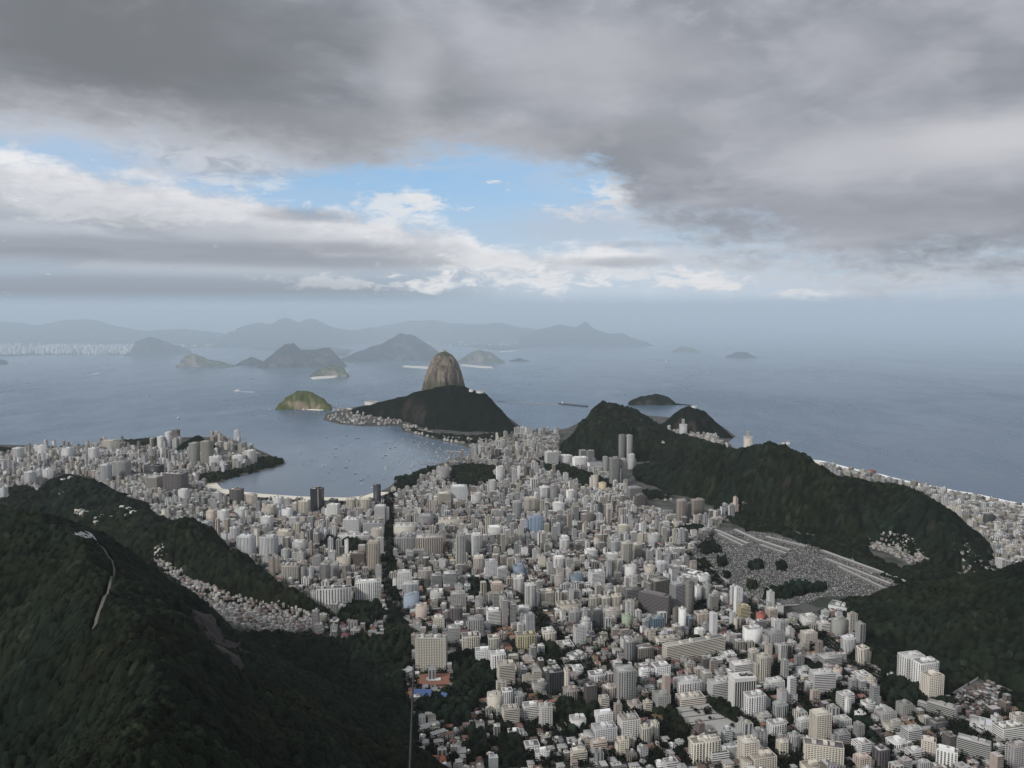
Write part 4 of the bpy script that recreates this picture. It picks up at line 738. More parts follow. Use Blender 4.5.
b('F', -5, 32, 312, 390, 'cream', 'vert', .9); b('F', 33, 80, 312, 392, 'cream', 'vert', .8); b('F', 82, 128, 308, 388, 'cream', 'vert', .8); b('F', 130, 172, 305, 375, 'cream', 'vert', .8); b('F', 168, 245, 420, 512, 'grey', 'vert', .6); b('F', 240, 296, 412, 505, 'grey', 'vert', .8); b('F', 298, 377, 428, 545, 'dark', 'vert', .7, 'dark slab with fine upright ribs among pale blocks', 'the dark finely ribbed slab'); b('F', 374, 492, 410, 485, 'beige', 'blank', .6)
b('F', 488, 550, 443, 518, 'green', 'grid', .8, 'pale green cube of flats', 'the pale green cube'); b('F', 568, 607, 418, 498, 'white', 'vert', .9); b('F', 247, 300, 468, 575, 'white', 'blank', .8); b('F', 93, 205, 528, 665, 'white', 'band', .8, 'white building of stepped terraces above a flat white roof', 'the stepped terrace building'); b('F', 198, 277, 512, 635, 'white', 'grid', .8); b('F', 158, 282, 638, 735, 'white', 'blank', 1.2, 'low building under one flat white roof', 'the flat white roof', 40); b('F', 425, 477, 528, 595, 'peach', 'grid', .8); b('F', 688, 842, 578, 640, 'cream', 'band', .4)
b('F', 733, 1110, 598, 740, 'cream', 'band', .12, 'very long slab with brown and cream bands stretching across the blocks', 'the very long banded slab', 21); b('F', 923, 992, 533, 598, 'white', 'vert', .8); b('F', 920, 1022, 428, 525, 'peach', 'vert', .6); b('F', 8, 97, 543, 635, 'cream', 'vert', .7); b('F', 83, 147, 208, 285, 'beige', 'grid', .8); b('F', 173, 262, 200, 275, 'blue', 'band', .8); b('F', 75, 152, 100, 185, 'white', 'vert', .7); b('F', 153, 197, 110, 195, 'white', 'vert', .8)
b('F', 838, 975, 178, 235, 'white', 'blank', .8, 'hall with a broad pale flat roof beside the cemetery road', 'the pale roofed hall', -38); b('F', 940, 1018, 205, 262, 'white', 'blank', .7); b('F', 925, 970, 275, 370, 'white', 'vert', .9); b('F', 972, 1024, 260, 360, 'grey', 'vert', .9); b('F', 780, 860, 120, 168, 'white', 'blank', .8); b('F', 390, 480, 80, 130, 'white', 'blank', .9); b('F', 115, 175, -10, 75, 'white', 'vert', .8); b('F', 420, 482, 0, 85, 'pale', 'vert', .8); b('F', 265, 345, 55, 105, 'white', 'band', .8); b('F', 90, 250, 370, 430, 'peach', 'blank', .6); b('F', 200, 250, 300, 370, 'white', 'vert', .9); b('F', 250, 320, 295, 345, 'white', 'vert', .9); b('F', 480, 560, 585, 680, 'white', 'grid', .8)
b('G', 338, 420, 512, 610, 'yellow', 'band', .7, 'mustard yellow block below the cemetery wall', 'the mustard yellow block'); b('G', 453, 512, 555, 618, 'red', 'blank', .8, 'low dull red building beside the mustard yellow block', None); b('G', 512, 584, 530, 615, 'peach', 'band', .8); b('G', 372, 494, 638, 752, 'white', 'blank', .6, 'white slab with a blank end and a dark ribbed front', 'the white blank ended slab'); b('G', 505, 627, 660, 775, 'grey', 'grid', .8); b('G', 718, 822, 665, 752, 'beige', 'grid', .7)
b('G', 903, 997, 588, 700, 'grey', 'blank', .5, 'grey slab with a white edge near the wooded slope', 'the white edged grey slab'); b('G', 713, 822, 568, 642, 'white', 'blank', .7); b('G', 888, 1022, 458, 552, 'pale', 'blank', .6, 'grey flat roofed hall at the cemetery corner', 'the cemetery corner hall', -35); b('G', 240, 290, 450, 500, 'white', 'blank', .9); b('G', 815, 900, 610, 690, 'white', 'band', .8); b('G', 640, 720, 560, 605, 'white', 'blank', .8)
b('H', 485, 567, 47, 190, 'black', 'glass', .7, 'dark glass tower with one white upright line by the bay beach', 'the dark beach tower', -8, 'line'); b('H', 861, 907, 28, 170, 'black', 'glass', .9, 'slim blackish brown tower at the end of the bay beach', 'the slim beach tower'); b('H', 582, 660, 143, 240, 'white', 'grid', .7, 'square white block with a sunken dark top near the dark beach tower', 'the square white block'); b('H', 592, 650, 112, 150, 'dark', 'blank', .8); b('H', 197, 282, 150, 220, 'cream', 'vert', .7); b('H', -2, 87, 50, 155, 'brown', 'vert', .6, 'broad brown block of upright ribs behind the beach', 'the broad brown block'); b('H', 95, 167, 85, 155, 'peach', 'blank', .7); b('H', 312, 380, 170, 235, 'white', 'grid', .7)
b('H', 45, 160, 332, 485, 'pale', 'vert', .6, 'pale grey ribbed tower beside its twin above the wooded wedge hill', 'the pale ribbed twins'); b('H', 177, 292, 333, 490, 'pale', 'vert', .6, 'pale grey ribbed tower, the bay avenue side one of two twins'); b('H', 308, 434, 503, 615, 'beige', 'vert', .6); b('H', 430, 456, 500, 600, 'grey', 'vert', 1.); b('H', 455, 499, 523, 605, 'pale', 'grid', .9); b('H', 540, 602, 498, 615, 'grey', 'vert', .8); b('H', 594, 657, 498, 585, 'grey', 'vert', .8)
b('H', 823, 903, 368, 545, 'tan', 'vert', .8, 'tall brownish tower beside the tree-lined avenue', 'the tall brownish tower'); b('H', 728, 818, 428, 525, 'brown', 'band', .8, 'dark brown block beside the tall brownish tower', 'the dark brown block'); b('H', 640, 734, 453, 530, 'cream', 'grid', .7); b('H', 520, 732, 640, 770, 'white', 'vert', .25, 'long white housing row with grey upright strips', 'the long white housing row', 10); b('H', 752, 908, 603, 735, 'white', 'vert', .3, 'white housing row with black upright strips ending at the avenue', 'the black striped housing row', 10)
b('H', 680, 787, 228, 335, 'white', 'band', .6); b('H', 800, 927, 250, 335, 'pale', 'band', .5); b('H', 645, 852, 323, 370, 'white', 'band', .3, 'long low white building beside the avenue', 'the long low white building'); b('H', 845, 922, 288, 365, 'cream', 'blank', .7); b('H', 495, 557, 453, 545, 'grey', 'grid', .8); b('H', 870, 937, 150, 265, 'white', 'band', .8); b('H', 775, 852, 108, 190, 'cream', 'vert', .7); b('H', 698, 762, 108, 190, 'cream', 'vert', .8); b('H', 365, 467, 365, 435, 'white', 'vert', .6); b('H', 308, 362, 413, 495, 'grey', 'grid', .8); b('H', 40, 107, 165, 235, 'white', 'vert', .7); b('H', 410, 485, 120, 215, 'cream', 'vert', .7); b('H', 255, 325, 100, 165, 'white', 'band', .7); b('H', 370, 412, 135, 200, 'cream', 'vert', .9); b('H', 605, 645, 275, 350, 'white', 'vert', .9); b('H', 460, 512, 215, 280, 'grey', 'band', .9); b('H', 355, 415, 220, 275, 'pale', 'grid', .9); b('H', 270, 385, 300, 360, 'cream', 'band', .6); b('H', 0, 60, 280, 380, 'pale', 'vert', .9); b('H', 185, 265, 215, 285, 'white', 'band', .8); b('H', 400, 455, 430, 500, 'white', 'grid', .9); b('H', 325, 372, 110, 168, 'white', 'vert', .9); b('H', 155, 195, 130, 215, 'grey', 'vert', 1.)
b('P', 425, 453, 58, 172, 'slate', 'vert', 1., 'tallest tower of the city, darker half of a close set pair', 'the tallest towers'); b('P', 454, 481, 61, 172, 'grey', 'vert', 1., 'second tallest tower, paler half of a close set pair under the twin-humped hill'); b('P', 387, 431, 150, 268, 'grey', 'vert', .9, 'grey ribbed tower standing just before the tallest pair', None); b('P', 428, 458, 155, 262, 'grey', 'vert', 1.); b('P', 462, 491, 137, 200, 'white', 'vert', 1.); b('P', 361, 386, 148, 228, 'grey', 'vert', 1.); b('P', 655, 697, 320, 410, 'tan', 'vert', .8, 'tan ribbed tower pair at the foot of the long wooded ridge, cemetery far side', 'the tan towers'); b('P', 697, 718, 330, 395, 'tan', 'vert', 1.); b('P', 713, 769, 316, 382, 'tan', 'vert', .5, 'broad tan ribbed tower at the foot of the long wooded ridge')
b('P', 267, 299, 119, 165, 'grey', 'vert', 1.); b('P', 297, 329, 121, 168, 'grey', 'vert', 1.); b('P', 130, 185, 125, 185, 'white', 'band', .8); b('P', 184, 240, 140, 180, 'white', 'vert', .7); b('P', 240, 305, 148, 192, 'white', 'vert', .6); b('P', 300, 362, 168, 196, 'white', 'band', .6); b('P', 458, 519, 268, 320, 'grey', 'band', .7); b('P', 488, 533, 298, 350, 'brown', 'grid', .8); b('P', 60, 125, 380, 472, 'blue', 'vert', .7, 'greyish blue tower with upright ribs in the middle of the city', 'the greyish blue tower'); b('P', 8, 32, 28, 66, 'white', 'vert', .9); b('P', 30, 52, 28, 66, 'white', 'vert', .9); b('P', 52, 82, 28, 68, 'white', 'vert', .9); b('P', 0, 14, 193, 275, 'white', 'vert', 1.); b('P', 72, 101, 233, 290, 'white', 'vert', 1.); b('P', 315, 345, 222, 285, 'cream', 'grid', .9); b('P', 345, 377, 250, 290, 'yellow', 'blank', .9, 'small mustard yellow cube below the grey towers'); b('P', 150, 185, 260, 330, 'grey', 'vert', .9); b('P', 110, 150, 265, 325, 'white', 'vert', .9); b('P', 215, 250, 280, 330, 'white', 'vert', .9); b('P', 195, 228, 465, 528, 'white', 'vert', .9); b('P', 270, 330, 372, 420, 'brown', 'grid', .7); b('P', 330, 362, 372, 415, 'white', 'blank', .9); b('P', 420, 470, 420, 465, 'cream', 'blank', .8); b('P', 470, 500, 445, 495, 'white', 'blank', .9); b('P', 540, 592, 455, 500, 'white', 'band', .7); b('P', 380, 430, 470, 530, 'grey', 'band', .8); b('P', 0, 42, 325, 395, 'grey', 'vert', .8); b('P', 45, 110, 310, 375, 'cream', 'vert', .6); b('P', 160, 210, 330, 375, 'white', 'grid', .8)
b('Q', 556, 642, 462, 535, 'grey', 'vert', .6, 'grey slab with upright ribs on the cemetery side of the avenue', 'the grey ribbed slab'); b('Q', 640, 748, 460, 540, 'tan', 'vert', .5); b('Q', 800, 840, 455, 590, 'grey', 'vert', 1., 'slim grey tower standing clear of lower blocks', 'the slim grey tower'); b('Q', 862, 902, 455, 548, 'white', 'vert', .9); b('Q', 868, 912, 545, 612, 'cream', 'vert', .9); b('Q', 644, 712, 380, 425, 'grey', 'band', .7); b('Q', 960, 992, 185, 250, 'white', 'vert', .9); b('Q', 930, 960, 240, 300, 'white', 'vert', .9); b('Q', 722, 775, 188, 235, 'grey', 'band', .8); b('Q', 780, 845, 262, 335, 'pale', 'grid', .7); b('Q', 860, 902, 292, 338, 'white', 'band', .8); b('Q', 730, 780, 288, 340, 'cream', 'blank', .8); b('Q', 955, 990, 360, 400, 'white', 'blank', .9); b('Q', 728, 830, 392, 425, 'cream', 'band', .5); b('Q', 552, 640, 415, 465, 'cream', 'blank', .8); b('Q', 925, 985, 425, 470, 'white', 'blank', .8); b('Q', 915, 965, 560, 640, 'pale', 'grid', .8)
b('R', 403, 450, 178, 258, 'pale', 'vert', .8); b('R', 448, 527, 163, 245, 'grey', 'vert', .6, 'wide grey ribbed block behind the house dotted hill', 'the wide grey ribbed block'); b('R', 578, 658, 178, 226, 'black', 'glass', .5, 'wide black glass block above the framed dark block', 'the wide black block'); b('R', 655, 757, 208, 304, 'brown', 'vert', .6, 'dark block with white frame posts near the inner bay', 'the framed dark block', -14, 'frames'); b('R', 713, 762, 277, 325, 'white', 'blank', .8); b('R', 758, 802, 90, 190, 'grey', 'vert', .9); b('R', 804, 857, 84, 192, 'tan', 'vert', .8, 'tall brown ribbed tower beside the inner bay', 'the tall bay side tower'); b('R', 688, 722, 38, 80, 'tan', 'vert', 1.); b('R', 630, 662, 65, 130, 'white', 'vert', .9); b('R', 662, 690, 48, 128, 'white', 'vert', .9); b('R', 690, 718, 74, 128, 'white', 'vert', .9); b('R', 408, 482, 80, 130, 'beige', 'vert', .6); b('R', 97, 147, 205, 264, 'pale', 'vert', .8); b('R', 171, 213, 195, 240, 'white', 'band', .8); b('R', 838, 890, 144, 198, 'white', 'vert', .7); b('R', 980, 1025, 120, 185, 'white', 'vert', .8); b('R', 930, 985, 140, 190, 'white', 'vert', .7); b('R', 935, 963, 40, 82, 'white', 'blank', .9); b('R', 850, 890, 288, 325, 'white', 'band', .8); b('R', 945, 990, 352, 400, 'white', 'vert', .8); b('R', 870, 920, 360, 410, 'white', 'vert', .7); b('R', 825, 870, 362, 408, 'peach', 'blank', .8); b('R', 1, 35, 270, 325, 'pale', 'vert', .9); b('R', 355, 400, 110, 170, 'white', 'vert', .8); b('R', 150, 190, 100, 150, 'white', 'vert', .8); b('R', 50, 100, 110, 165, 'white', 'vert', .8); b('R', 250, 300, 110, 160, 'white', 'band', .8); b('R', 585, 655, 226, 290, 'beige', 'band', .8); b('R', 800, 850, 405, 460, 'pale', 'vert', .8); b('R', 952, 1020, 462, 560, 'pale', 'vert', .7)
b('S', 858, 907, 378, 435, 'dark', 'vert', .8, 'dark box with a pale rim among the blocks by the ocean beach', 'the dark pale-rimmed box'); b('S', 400, 431, 202, 236, 'red', 'vert', .8, 'lone reddish tower on the ocean beach behind the ridge'); b('S', 208, 250, 170, 200, 'white', 'vert', .8)
# ---- builder
RANK_MIN = 13.
LM = []; ITEMS = []
def tank(parent, a, bb, h, col, k=1):
    w = max(2.6, a*.22); d = max(2.6, bb*.35)
    boxes('roof_house', [(-w/2, w/2, -d/2, d/2, h+.01, h+3.4)], col, parent)
def wallmat(col):
    key = 'wall_%03d_%03d_%03d' % tuple(int(round(v*50)*2) for v in col)
    if key not in M: M[key] = plain('wall_paint', tuple(round(v*50)/50 for v in col), .85, .14, .15)
    return M[key]
def building(x, y, z, a, bb, h, yaw, colname, st, px_w, px_h, label=None, group=None, extra=None):
    kd = (random.choice((1.04, 1., .96, .9, .8)) if label is None or True else 1.); col = tuple(v*kd for v in jit(COL[colname], .07)); roof = jit(random.choice(ROOFS), .1); o = empty('apartment_building', (x, y, z), yaw); wm = wallmat(col)
    rich = px_w >= 9.5 and px_h >= 13 and st != 'blank'
    big = px_w*px_h > 330
    fl = 3.15; nf = max(2, int(round(h/fl))); fl = h/nf; deep_ = 2.
    bay = 3.3 if not big else (3.8 if st != 'vert' else 4.6)
    A = Acc(); base = col if st not in ('glass', 'fins') else (COL['black'] if colname == 'black' else tuple(v*.35 for v in col))
    A.box(0, 0, -2, a, bb, h+2, 0, base, (.5, .5, 0.) if rich else WIN.get(st, WIN['grid']), roof, bay, 3.15, 'all' if random.random() < .6 else 'front')
    A.build('wall', o)
    t = .35                                                   # the parapet round the roof
    boxes('parapet', [(-a/2-.06, a/2+.06, -bb/2-.06, -bb/2+t, h+.005, h+1.1), (-a/2-.06, a/2+.06, bb/2-t, bb/2+.06, h+.005, h+1.1), (-a/2-.06, -a/2+t, -bb/2+t+.01, bb/2-t-.01, h+.005, h+1.1), (a/2-t, a/2+.06, -bb/2+t+.01, bb/2-t-.01, h+.005, h+1.1)], wm, o)
    for k in range(1 if a < 22 else (2 if a < 45 else 3)):
        cx = (0, a*.27, -a*.28)[k] + random.uniform(-.06, .06)*a; w, d, hh = random.uniform(.14, .24)*a+1.5, random.uniform(.3, .5)*bb+1, random.uniform(2.6, 5.2)
        if a > 45: w = 6
        rh = boxes('roof_house', [(cx-w/2, cx+w/2, -d/2, d/2, h+.02, h+hh)], wm, o)
        if random.random() < .6: boxes('water_tank', [(cx-w*.3, cx+w*.3, -d*.3, d*.3, h+hh+.01, h+hh+1.6)], M['concrete'], rh)
    if not extra and h > 15 and st in ('grid', 'vert', 'band') and a > 14:
        rs = random.Random(int(x*7+y*3)); u = rs.random()
        if u < .34:
            sd = rs.choice((-1, 1)); wl = a*rs.uniform(.22, .4); W2 = Acc(); hh = h*rs.uniform(.55, .92); W2.box(sd*(a/2+wl/2+.02), rs.uniform(-.1, .15)*bb, -2, wl, bb*rs.uniform(.55, .8), hh+2, 0, jit(col, .04), WIN[st], roof, 3.4, 3.1); W2.build('wing', o)
        elif u < .6:
            boxes('penthouse', [(-a*.40, a*.34, -bb*.34, bb*.40, h+.015, h+3.2)], wm, o)
        if rs.random() < .4: boxes('podium', [(-a/2-2.5, a/2+2.5, -bb/2-4, bb/2+1, -2, 4.6)], M['pave'], o)
    if extra == 'frames':
        for k in range(5):
            cx = -a/2+a*(k+.5)/5; boxes('roof_frame', [(cx-.4, cx+.4, -bb*.42, -bb*.42+.8, h+1, h+6), (cx-.4, cx+.4, bb*.42-.8, bb*.42, h+1, h+6), (cx-.4, cx+.4, -bb*.42, bb*.42, h+6.01, h+6.8)], M['concrete'], o)
    if extra == 'tanks':
        for k in range(7):
            cx = -a/2+a*(k+.5)/7; boxes('water_tank', [(cx-a*.045, cx+a*.045, -bb*.3, bb*.25, h+.03, h+3+2.*(k % 2))], M['white' if k % 3 == 1 else 'concrete'], o)
    if extra == 'crown':
        boxes('crown', [(-a/2-1, a/2+1, -bb/2-1, bb/2+1, h-5, h+1.6)], M['white'], o); boxes('podium', [(-a/2-5, a/2+3, -bb/2-7, bb/2+3, -2, 5)], M['white'], o)
        boxes('side_wall', [(-a/2-2.4, -a/2-.1, -bb/2-.3, bb/2+.3, -1, h-5.1)], M['white'], o)
    if extra == 'line': boxes('white_line', [(a*.18, a*.18+1.8, -bb/2-.5, -bb/2-.05, 0, h)], M['white'], o)
    if not rich: return o
    gm = M['glass_blue'] if colname == 'blue' else M['glass']
    fy, by, lx, rx = -bb/2, bb/2, -a/2, a/2; p = .12
    def ring(z0, z1, q, name, m, inset=.9):
        e = inset
        boxes(name, [(lx+e, rx-e, fy-q, fy-.004, z0, z1), (lx+e, rx-e, by+.004, by+q, z0, z1), (lx-q, lx-.004, fy+e, by-e, z0, z1), (rx+.004, rx+q, fy+e, by-e, z0, z1)], m, o)
    step_ = 1 if nf <= 24 else 2
    if st in ('grid', 'band', 'honey'):
        for k in range(nf):
            z0 = k*fl; ring(z0+fl*.34, z0+fl*.80, p, 'window_band', gm, .4 if st == 'band' else .9)
            if st == 'band' and k: ring(z0-.35, z0+fl*.27, .85, 'balcony', wm, .25)
    if st in ('grid', 'honey'):
        nb = max(2, min(13, int(round(a/(4.2 if st == 'grid' else 5.))))); 
        for k in range(nb+1):
            cx = lx+a*k/nb; w = .85 if st == 'grid' else 1.3; cx = min(max(cx, lx+w), rx-w); q = .35 if st == 'grid' else .9
            boxes('pier', [(cx-w, cx+w, fy-q, fy-.002, 0, h-.3)], wm, o)
        nb = max(2, min(8, int(round(bb/4.6))))
        for k in range(nb+1):
            cy_ = fy+bb*k/nb; w = .85; cy_ = min(max(cy_, fy+w), by-w)
            boxes('pier', [(lx-.35, lx-.002, cy_-w, cy_+w, 0, h-.3)] if x > 0 else [(rx+.002, rx+.35, cy_-w, cy_+w, 0, h-.3)], wm, o)
        if st == 'honey':
            for k in range(nf+1): boxes('ledge', [(lx-.1, rx+.1, fy-1.0, fy-.9-.01, k*fl-.3, k*fl+fl*.26)], wm, o)
    if st == 'vert':
        nb = max(2, min(12, int(round(a/bay))))
        for k in range(nb):
            cx = lx+a*(k+.5)/nb; w = a/nb*random.choice((.20, .26, .3))
            boxes('window_strip', [(cx-w, cx+w, fy-p, fy-.004, 2.5, h-1.2)], gm, o)
        nb = max(1, min(6, int(round(bb/bay*.7))))
        for k in range(nb):
            cy_ = fy+bb*(k+.5)/nb; w = bb/nb*.2
            boxes('window_strip', [(lx-p, lx-.004, cy_-w, cy_+w, 2.5, h-1.2)], gm, o) if x > -100 else None; boxes('window_strip', [(rx+.004, rx+p, cy_-w, cy_+w, 2.5, h-1.2)], gm, o) if x < 100 else None
        if big:
            for k in range(1, nf, 1): ring(k*fl-.25, k*fl+.55, .22, 'spandrel', wm, .5)
    if st in ('glass', 'fins'):
        m = M['white'] if st == 'fins' else (M['dark'] if colname != 'blue' else wm); nb = 9 if st == 'fins' else 6
        for k in range(nb+1):
            cx = lx+a*k/nb; boxes('fin', [(cx-.4, cx+.4, fy-.9, fy-.01, 1, h)], m, o)
        if st == 'glass':
            for k in range(nf): ring(k*fl+fl*.2, k*fl+fl*.85, .2, 'window_band', gm, .5)
    return o
# ------------------------------------------------------------------ a height map for quick look-ups
def hit(px, py):
    d = ray(px, py); t = np.arange(250., 6200., 5.); s = look(DEM, d[0]*t, t); k = np.nonzero(CAM_H+d[2]*t < s)[0]
    if not len(k): return None
    return np.array([d[0]*t[k[0]], t[k[0]], s[k[0]]])
# ------------------------------------------------------------------ blocks read off the photograph
REC = []
for s, x0, x1, yt, yb, col, st, ratio, label, key, yaw, extra in T:
    ox, oy, k = TX[s]; X0, X1, Y0, Y1 = ox+x0/k, ox+x1/k, oy+yt/k, oy+yb/k
    h_ = hit((X0+X1)/2, Y1); g = spot_g((X0+X1)/2, Y1)
    if h_ is not None and h_[1] < g[1]-60 and h_[2] > look(FLAT, h_[0], h_[1])+3 and s in 'HRP': pass
    low_ = label and any(w in label for w in ('hall', 'flat white roof', 'shed'))
    x, y, z, a, bb, h, yw = place(X0, X1, Y0, Y1, .95 if low_ else ratio, yaw)
    if low_: h = 8.
    zz = float(look(DEM, x, y)) 
    REC.append(dict(x=x, y=y, z=z, a=a, b=bb, h=h, yaw=yw, col=col, st=st, label=label, key=key, extra=extra, X0=X0, X1=X1, Y0=Y0, Y1=Y1, w=X1-X0, hp=Y1-Y0))
REC.sort(key=lambda r: -(r['w']*r['hp'] + (1e5 if r['label'] else 0)))
ONE, REST = REC[:296], REC[296:]
keys = [r for r in ONE if r['key']]
ORD = 'first second third fourth fifth sixth seventh eighth ninth tenth eleventh twelfth'.split()
used = {}
for r in ONE:
    if r['label']: continue
    c = []
    for q in keys:
        dx, dy = r['x']-q['x'], r['y']-q['y']; c.append((math.hypot(dx, dy), q, dx, dy))
    d, q, dx, dy = min(c, key=lambda t: t[0])
    where = ('behind' if dy > 0 else 'in front of') if abs(dy) > abs(dx) else ('on the ocean side of' if dx > 0 else 'on the forest side of')
    used.setdefault((q['key'], where), []).append((d, r))
for (key, where), L in used.items():
    L.sort(key=lambda t: t[0])
    for i, (d, r) in enumerate(L):
        d_ = r['key'] if False else None; size = 'low' if r['h'] < 22 else ('medium' if r['h'] < 45 else 'tall')
        ph = dict(vert='striped', band='balconied', grid='square-windowed', blank='plain walled', glass='glazed', honey='small-windowed', fins='finned')[r['st']]
        o = '' if len(L) == 1 else ORD[min(i, 11)]+' '
        key = key.replace('the wide grey ribbed block', 'the grey ribbed hillfoot block')
        r['label'] = f"{size} {dict(pale='pale grey', dark='dark grey', blue='bluish', tan='tan').get(r['col'], r['col'])} {ph} block, {o}{where} {key}"
for r in ONE:
    o = building(r['x'], r['y'], r['z'], r['a'], r['b'], r['h'], r['yaw'], r['col'], r['st'], r['w'], r['hp'], extra=r['extra'])
    tag(o, r['label'], 'apartment block' if r['st'] not in ('glass', 'fins') else 'office tower', 'blocks of the city between the forest and the bay')
    if r['extra'] is None and r['st'] in ('glass', 'fins'): o.name = 'office_tower'
mass = Acc()
def mass_block(x, y, z, a, bb, h, yw, colname, st):
    c = jit(COL[colname], .09); kd = 1. if random.random() < .38 else random.uniform(.62, .92); c = tuple(v*kd for v in c); mass.box(x, y, z-2, a, bb, h+2, yw, c, WIN[st], jit(random.choice(ROOFS), .15), random.choice((3.2, 4.2, 5.5, 7.)), 3.1, 'all' if random.random() < .55 else 'front')
    if h > 10 and random.random() < .8:
        k = random.uniform(-.2, .2)*a; mass.box(x+k*math.cos(yw), y+k*math.sin(yw), z+h, a*random.uniform(.2, .35), bb*random.uniform(.3, .5), random.uniform(2.5, 5), yw, jit(c, .1), (.5, .5, 0), jit(random.choice(ROOFS), .15))
        if random.random() < .7: k, j = random.uniform(-.36, .36)*a, random.uniform(-.34, .34)*bb; mass.box(x+k*math.cos(yw)-j*math.sin(yw), y+k*math.sin(yw)+j*math.cos(yw), z+h, a*random.uniform(.12, .3), bb*random.uniform(.15, .35), random.uniform(1.5, 3.5), yw, jit(COL[random.choice(('white', 'grey', 'pale'))], .15), (.5, .5, 0), jit(random.choice(ROOFS), .2))
    if h > 14 and random.random() < .35:   # an annexe at the foot
        k = random.choice((-1, 1))*a*.5; mass.box(x+k*math.cos(yw), y+k*math.sin(yw)-bb*.3, z-2, a*.5, bb*.7, 2+h*random.uniform(.2, .6), yw, jit(c, .1), WIN['grid'], jit(random.choice(ROOFS), .2))
for r in REST: mass_block(r['x'], r['y'], r['z'], r['a'], r['b'], r['h'], r['yaw'], r['col'], r['st'])
# ------------------------------------------------------------------ the rest of the city
CITY = [(-60, 447), (60, 450), (115, 448), (160, 447), (176, 437), (183, 450), (212, 452), (222, 462), (205, 478), (206, 492), (222, 498), (300, 504.5), (345, 505.5), (385, 498), (404, 485), (440, 469), (470, 461), (480, 449), (512, 437), (560, 436), (556, 455), (600, 470), (628, 490), (650, 508), (700, 522), (735, 505), (742, 512), (712, 530), (722, 552), (690, 556), (760, 606), (800, 622), (848, 602), (846, 622), (868, 655), (905, 682), (960, 696), (1030, 710), (1120, 740), (1150, 830), (395, 830), (410, 768), (415, 735), (402, 690), (390, 660), (345, 640), (300, 634), (326, 611), (290, 588), (252, 564), (222, 545), (200, 530), (185, 522), (150, 520), (136, 505), (112, 492), (95, 478), (60, 472), (20, 497), (-60, 503)]
URCA = [(329, 416), (345, 413), (365, 415), (400, 420), (428, 431), (445, 437), (475, 440), (505, 437), (505, 446), (478, 449), (455, 444), (428, 436.5), (404, 430), (398, 424.5), (366, 425), (342, 423), (326, 419)]
LEME = [(668, 429), (700, 437), (722, 440), (735, 446), (757, 453), (757, 458), (735, 452), (700, 442), (668, 434)]
COPA = [(812, 462), (850, 471), (930, 490), (965, 496), (1003, 504), (1100, 528), (1140, 560), (1030, 574), (1000, 570), (992, 553), (970, 528), (945, 507), (905, 488), (850, 480), (825, 472)]
rects = np.array([(r['X0'], r['X1'], r['Y0'], r['Y1'], r['y'], r['x'], max(r['a'], r['b'])*.5) for r in REC] + [(657, 724, 524, 556, 2430, 0, 0), (697, 800, 556, 596, 2150, 0, 0), (790, 905, 585, 606, 1990, 0, 0), (445, 497, 463, 488, 3380, 0, 0), (217, 380, 478, 500, 2960, 0, 0), (390, 470, 440, 484, 3260, 0, 0), (640, 672, 480, 498, 3000, 0, 0), (525, 625, 455, 488, 3150, 0, 0), (846, 900, 612, 660, 1720, 0, 0), (655, 770, 498, 520, 2560, 0, 0)])
placed = [(r['x'], r['y'], max(r['a'], r['b'])*.5, min(r['a'], r['b'])*.5, r['yaw']) for r in REC]
cell_ = {}
def taken(x, y, rad):
    i, j = int(x//60), int(y//60)
    for u in (-1, 0, 1):
        for v in (-1, 0, 1):
            for (a, c, R, r2, yw) in cell_.get((i+u, j+v), ()):
                dx, dy = x-a, y-c; p = abs(dx*math.cos(yw)+dy*math.sin(yw)); q = abs(-dx*math.sin(yw)+dy*math.cos(yw))
                if p < R+rad*.85 and q < r2+rad*.85: return True
    return False
def take(p): cell_.setdefault((int(p[0]//60), int(p[1]//60)), []).append(p)
for p in placed: take(p)
CAND = []
def rows(x0, x1, y0, y1, yaw, du, dv, block, street):
    c, s = math.cos(yaw), math.sin(yaw); R = max(x1-x0, y1-y0); mx, my = (x0+x1)/2, (y0+y1)/2; L = []
    u = -R
    while u < R:
        v = -R
        while v < R:
            L.append((u + street*math.floor(u/block), v + street*math.floor(v/(block*1.3)))); v += dv
        u += du
    out = []
    for u, v in L:
        u += random.uniform(-3, 3); v += random.uniform(-4, 4); out.append((mx+u*c-v*s, my+u*s+v*c))
    return [(x, y) for x, y in out if x0 < x < x1 and y0 < y < y1]
pts = rows(-2400, -420, 1700, 4300, math.radians(-12), 21.5, 24, 98, 12) + rows(-420, 1500, 1080, 4700, math.radians(13), 20.5, 23.5, 95, 12)
pts = np.array(pts); pz = look(FLAT, pts[:, 0], pts[:, 1]); Pp, Pq = proj(pts[:, 0], pts[:, 1], pz)
ok = inpoly(Pp, Pq, CITY) & (look(LAND, pts[:, 0], pts[:, 1]) > 50) & (look(DEM, pts[:, 0], pts[:, 1]) < pz+3)
for g in GROVES: ok &= ~inpoly(Pp, Pq, g)
for Q, w in ROAD_SPARSE: ok &= segdist(pts[:, 0], pts[:, 1], Q)[0] > w/2+9
CEM = [(686, 553), (700, 545), (715, 531), (745, 530), (775, 535), (812, 547), (860, 561), (912, 587), (895, 598), (850, 597), (828, 596), (797, 606), (773, 607), (752, 597), (730, 585), (697, 565)]
ok &= ~inpoly(Pp, Pq, CEM)
LOWZ = [[(404, 700), (470, 700), (545, 690), (580, 740), (590, 800), (400, 800)], [(540, 610), (600, 640), (640, 680), (600, 700), (545, 650)], [(620, 720), (690, 720), (700, 768), (600, 768)], [(770, 596), (850, 600), (850, 625), (800, 628)]]
field = [(663, 712), (712, 706), (752, 724), (738, 742), (690, 732)]
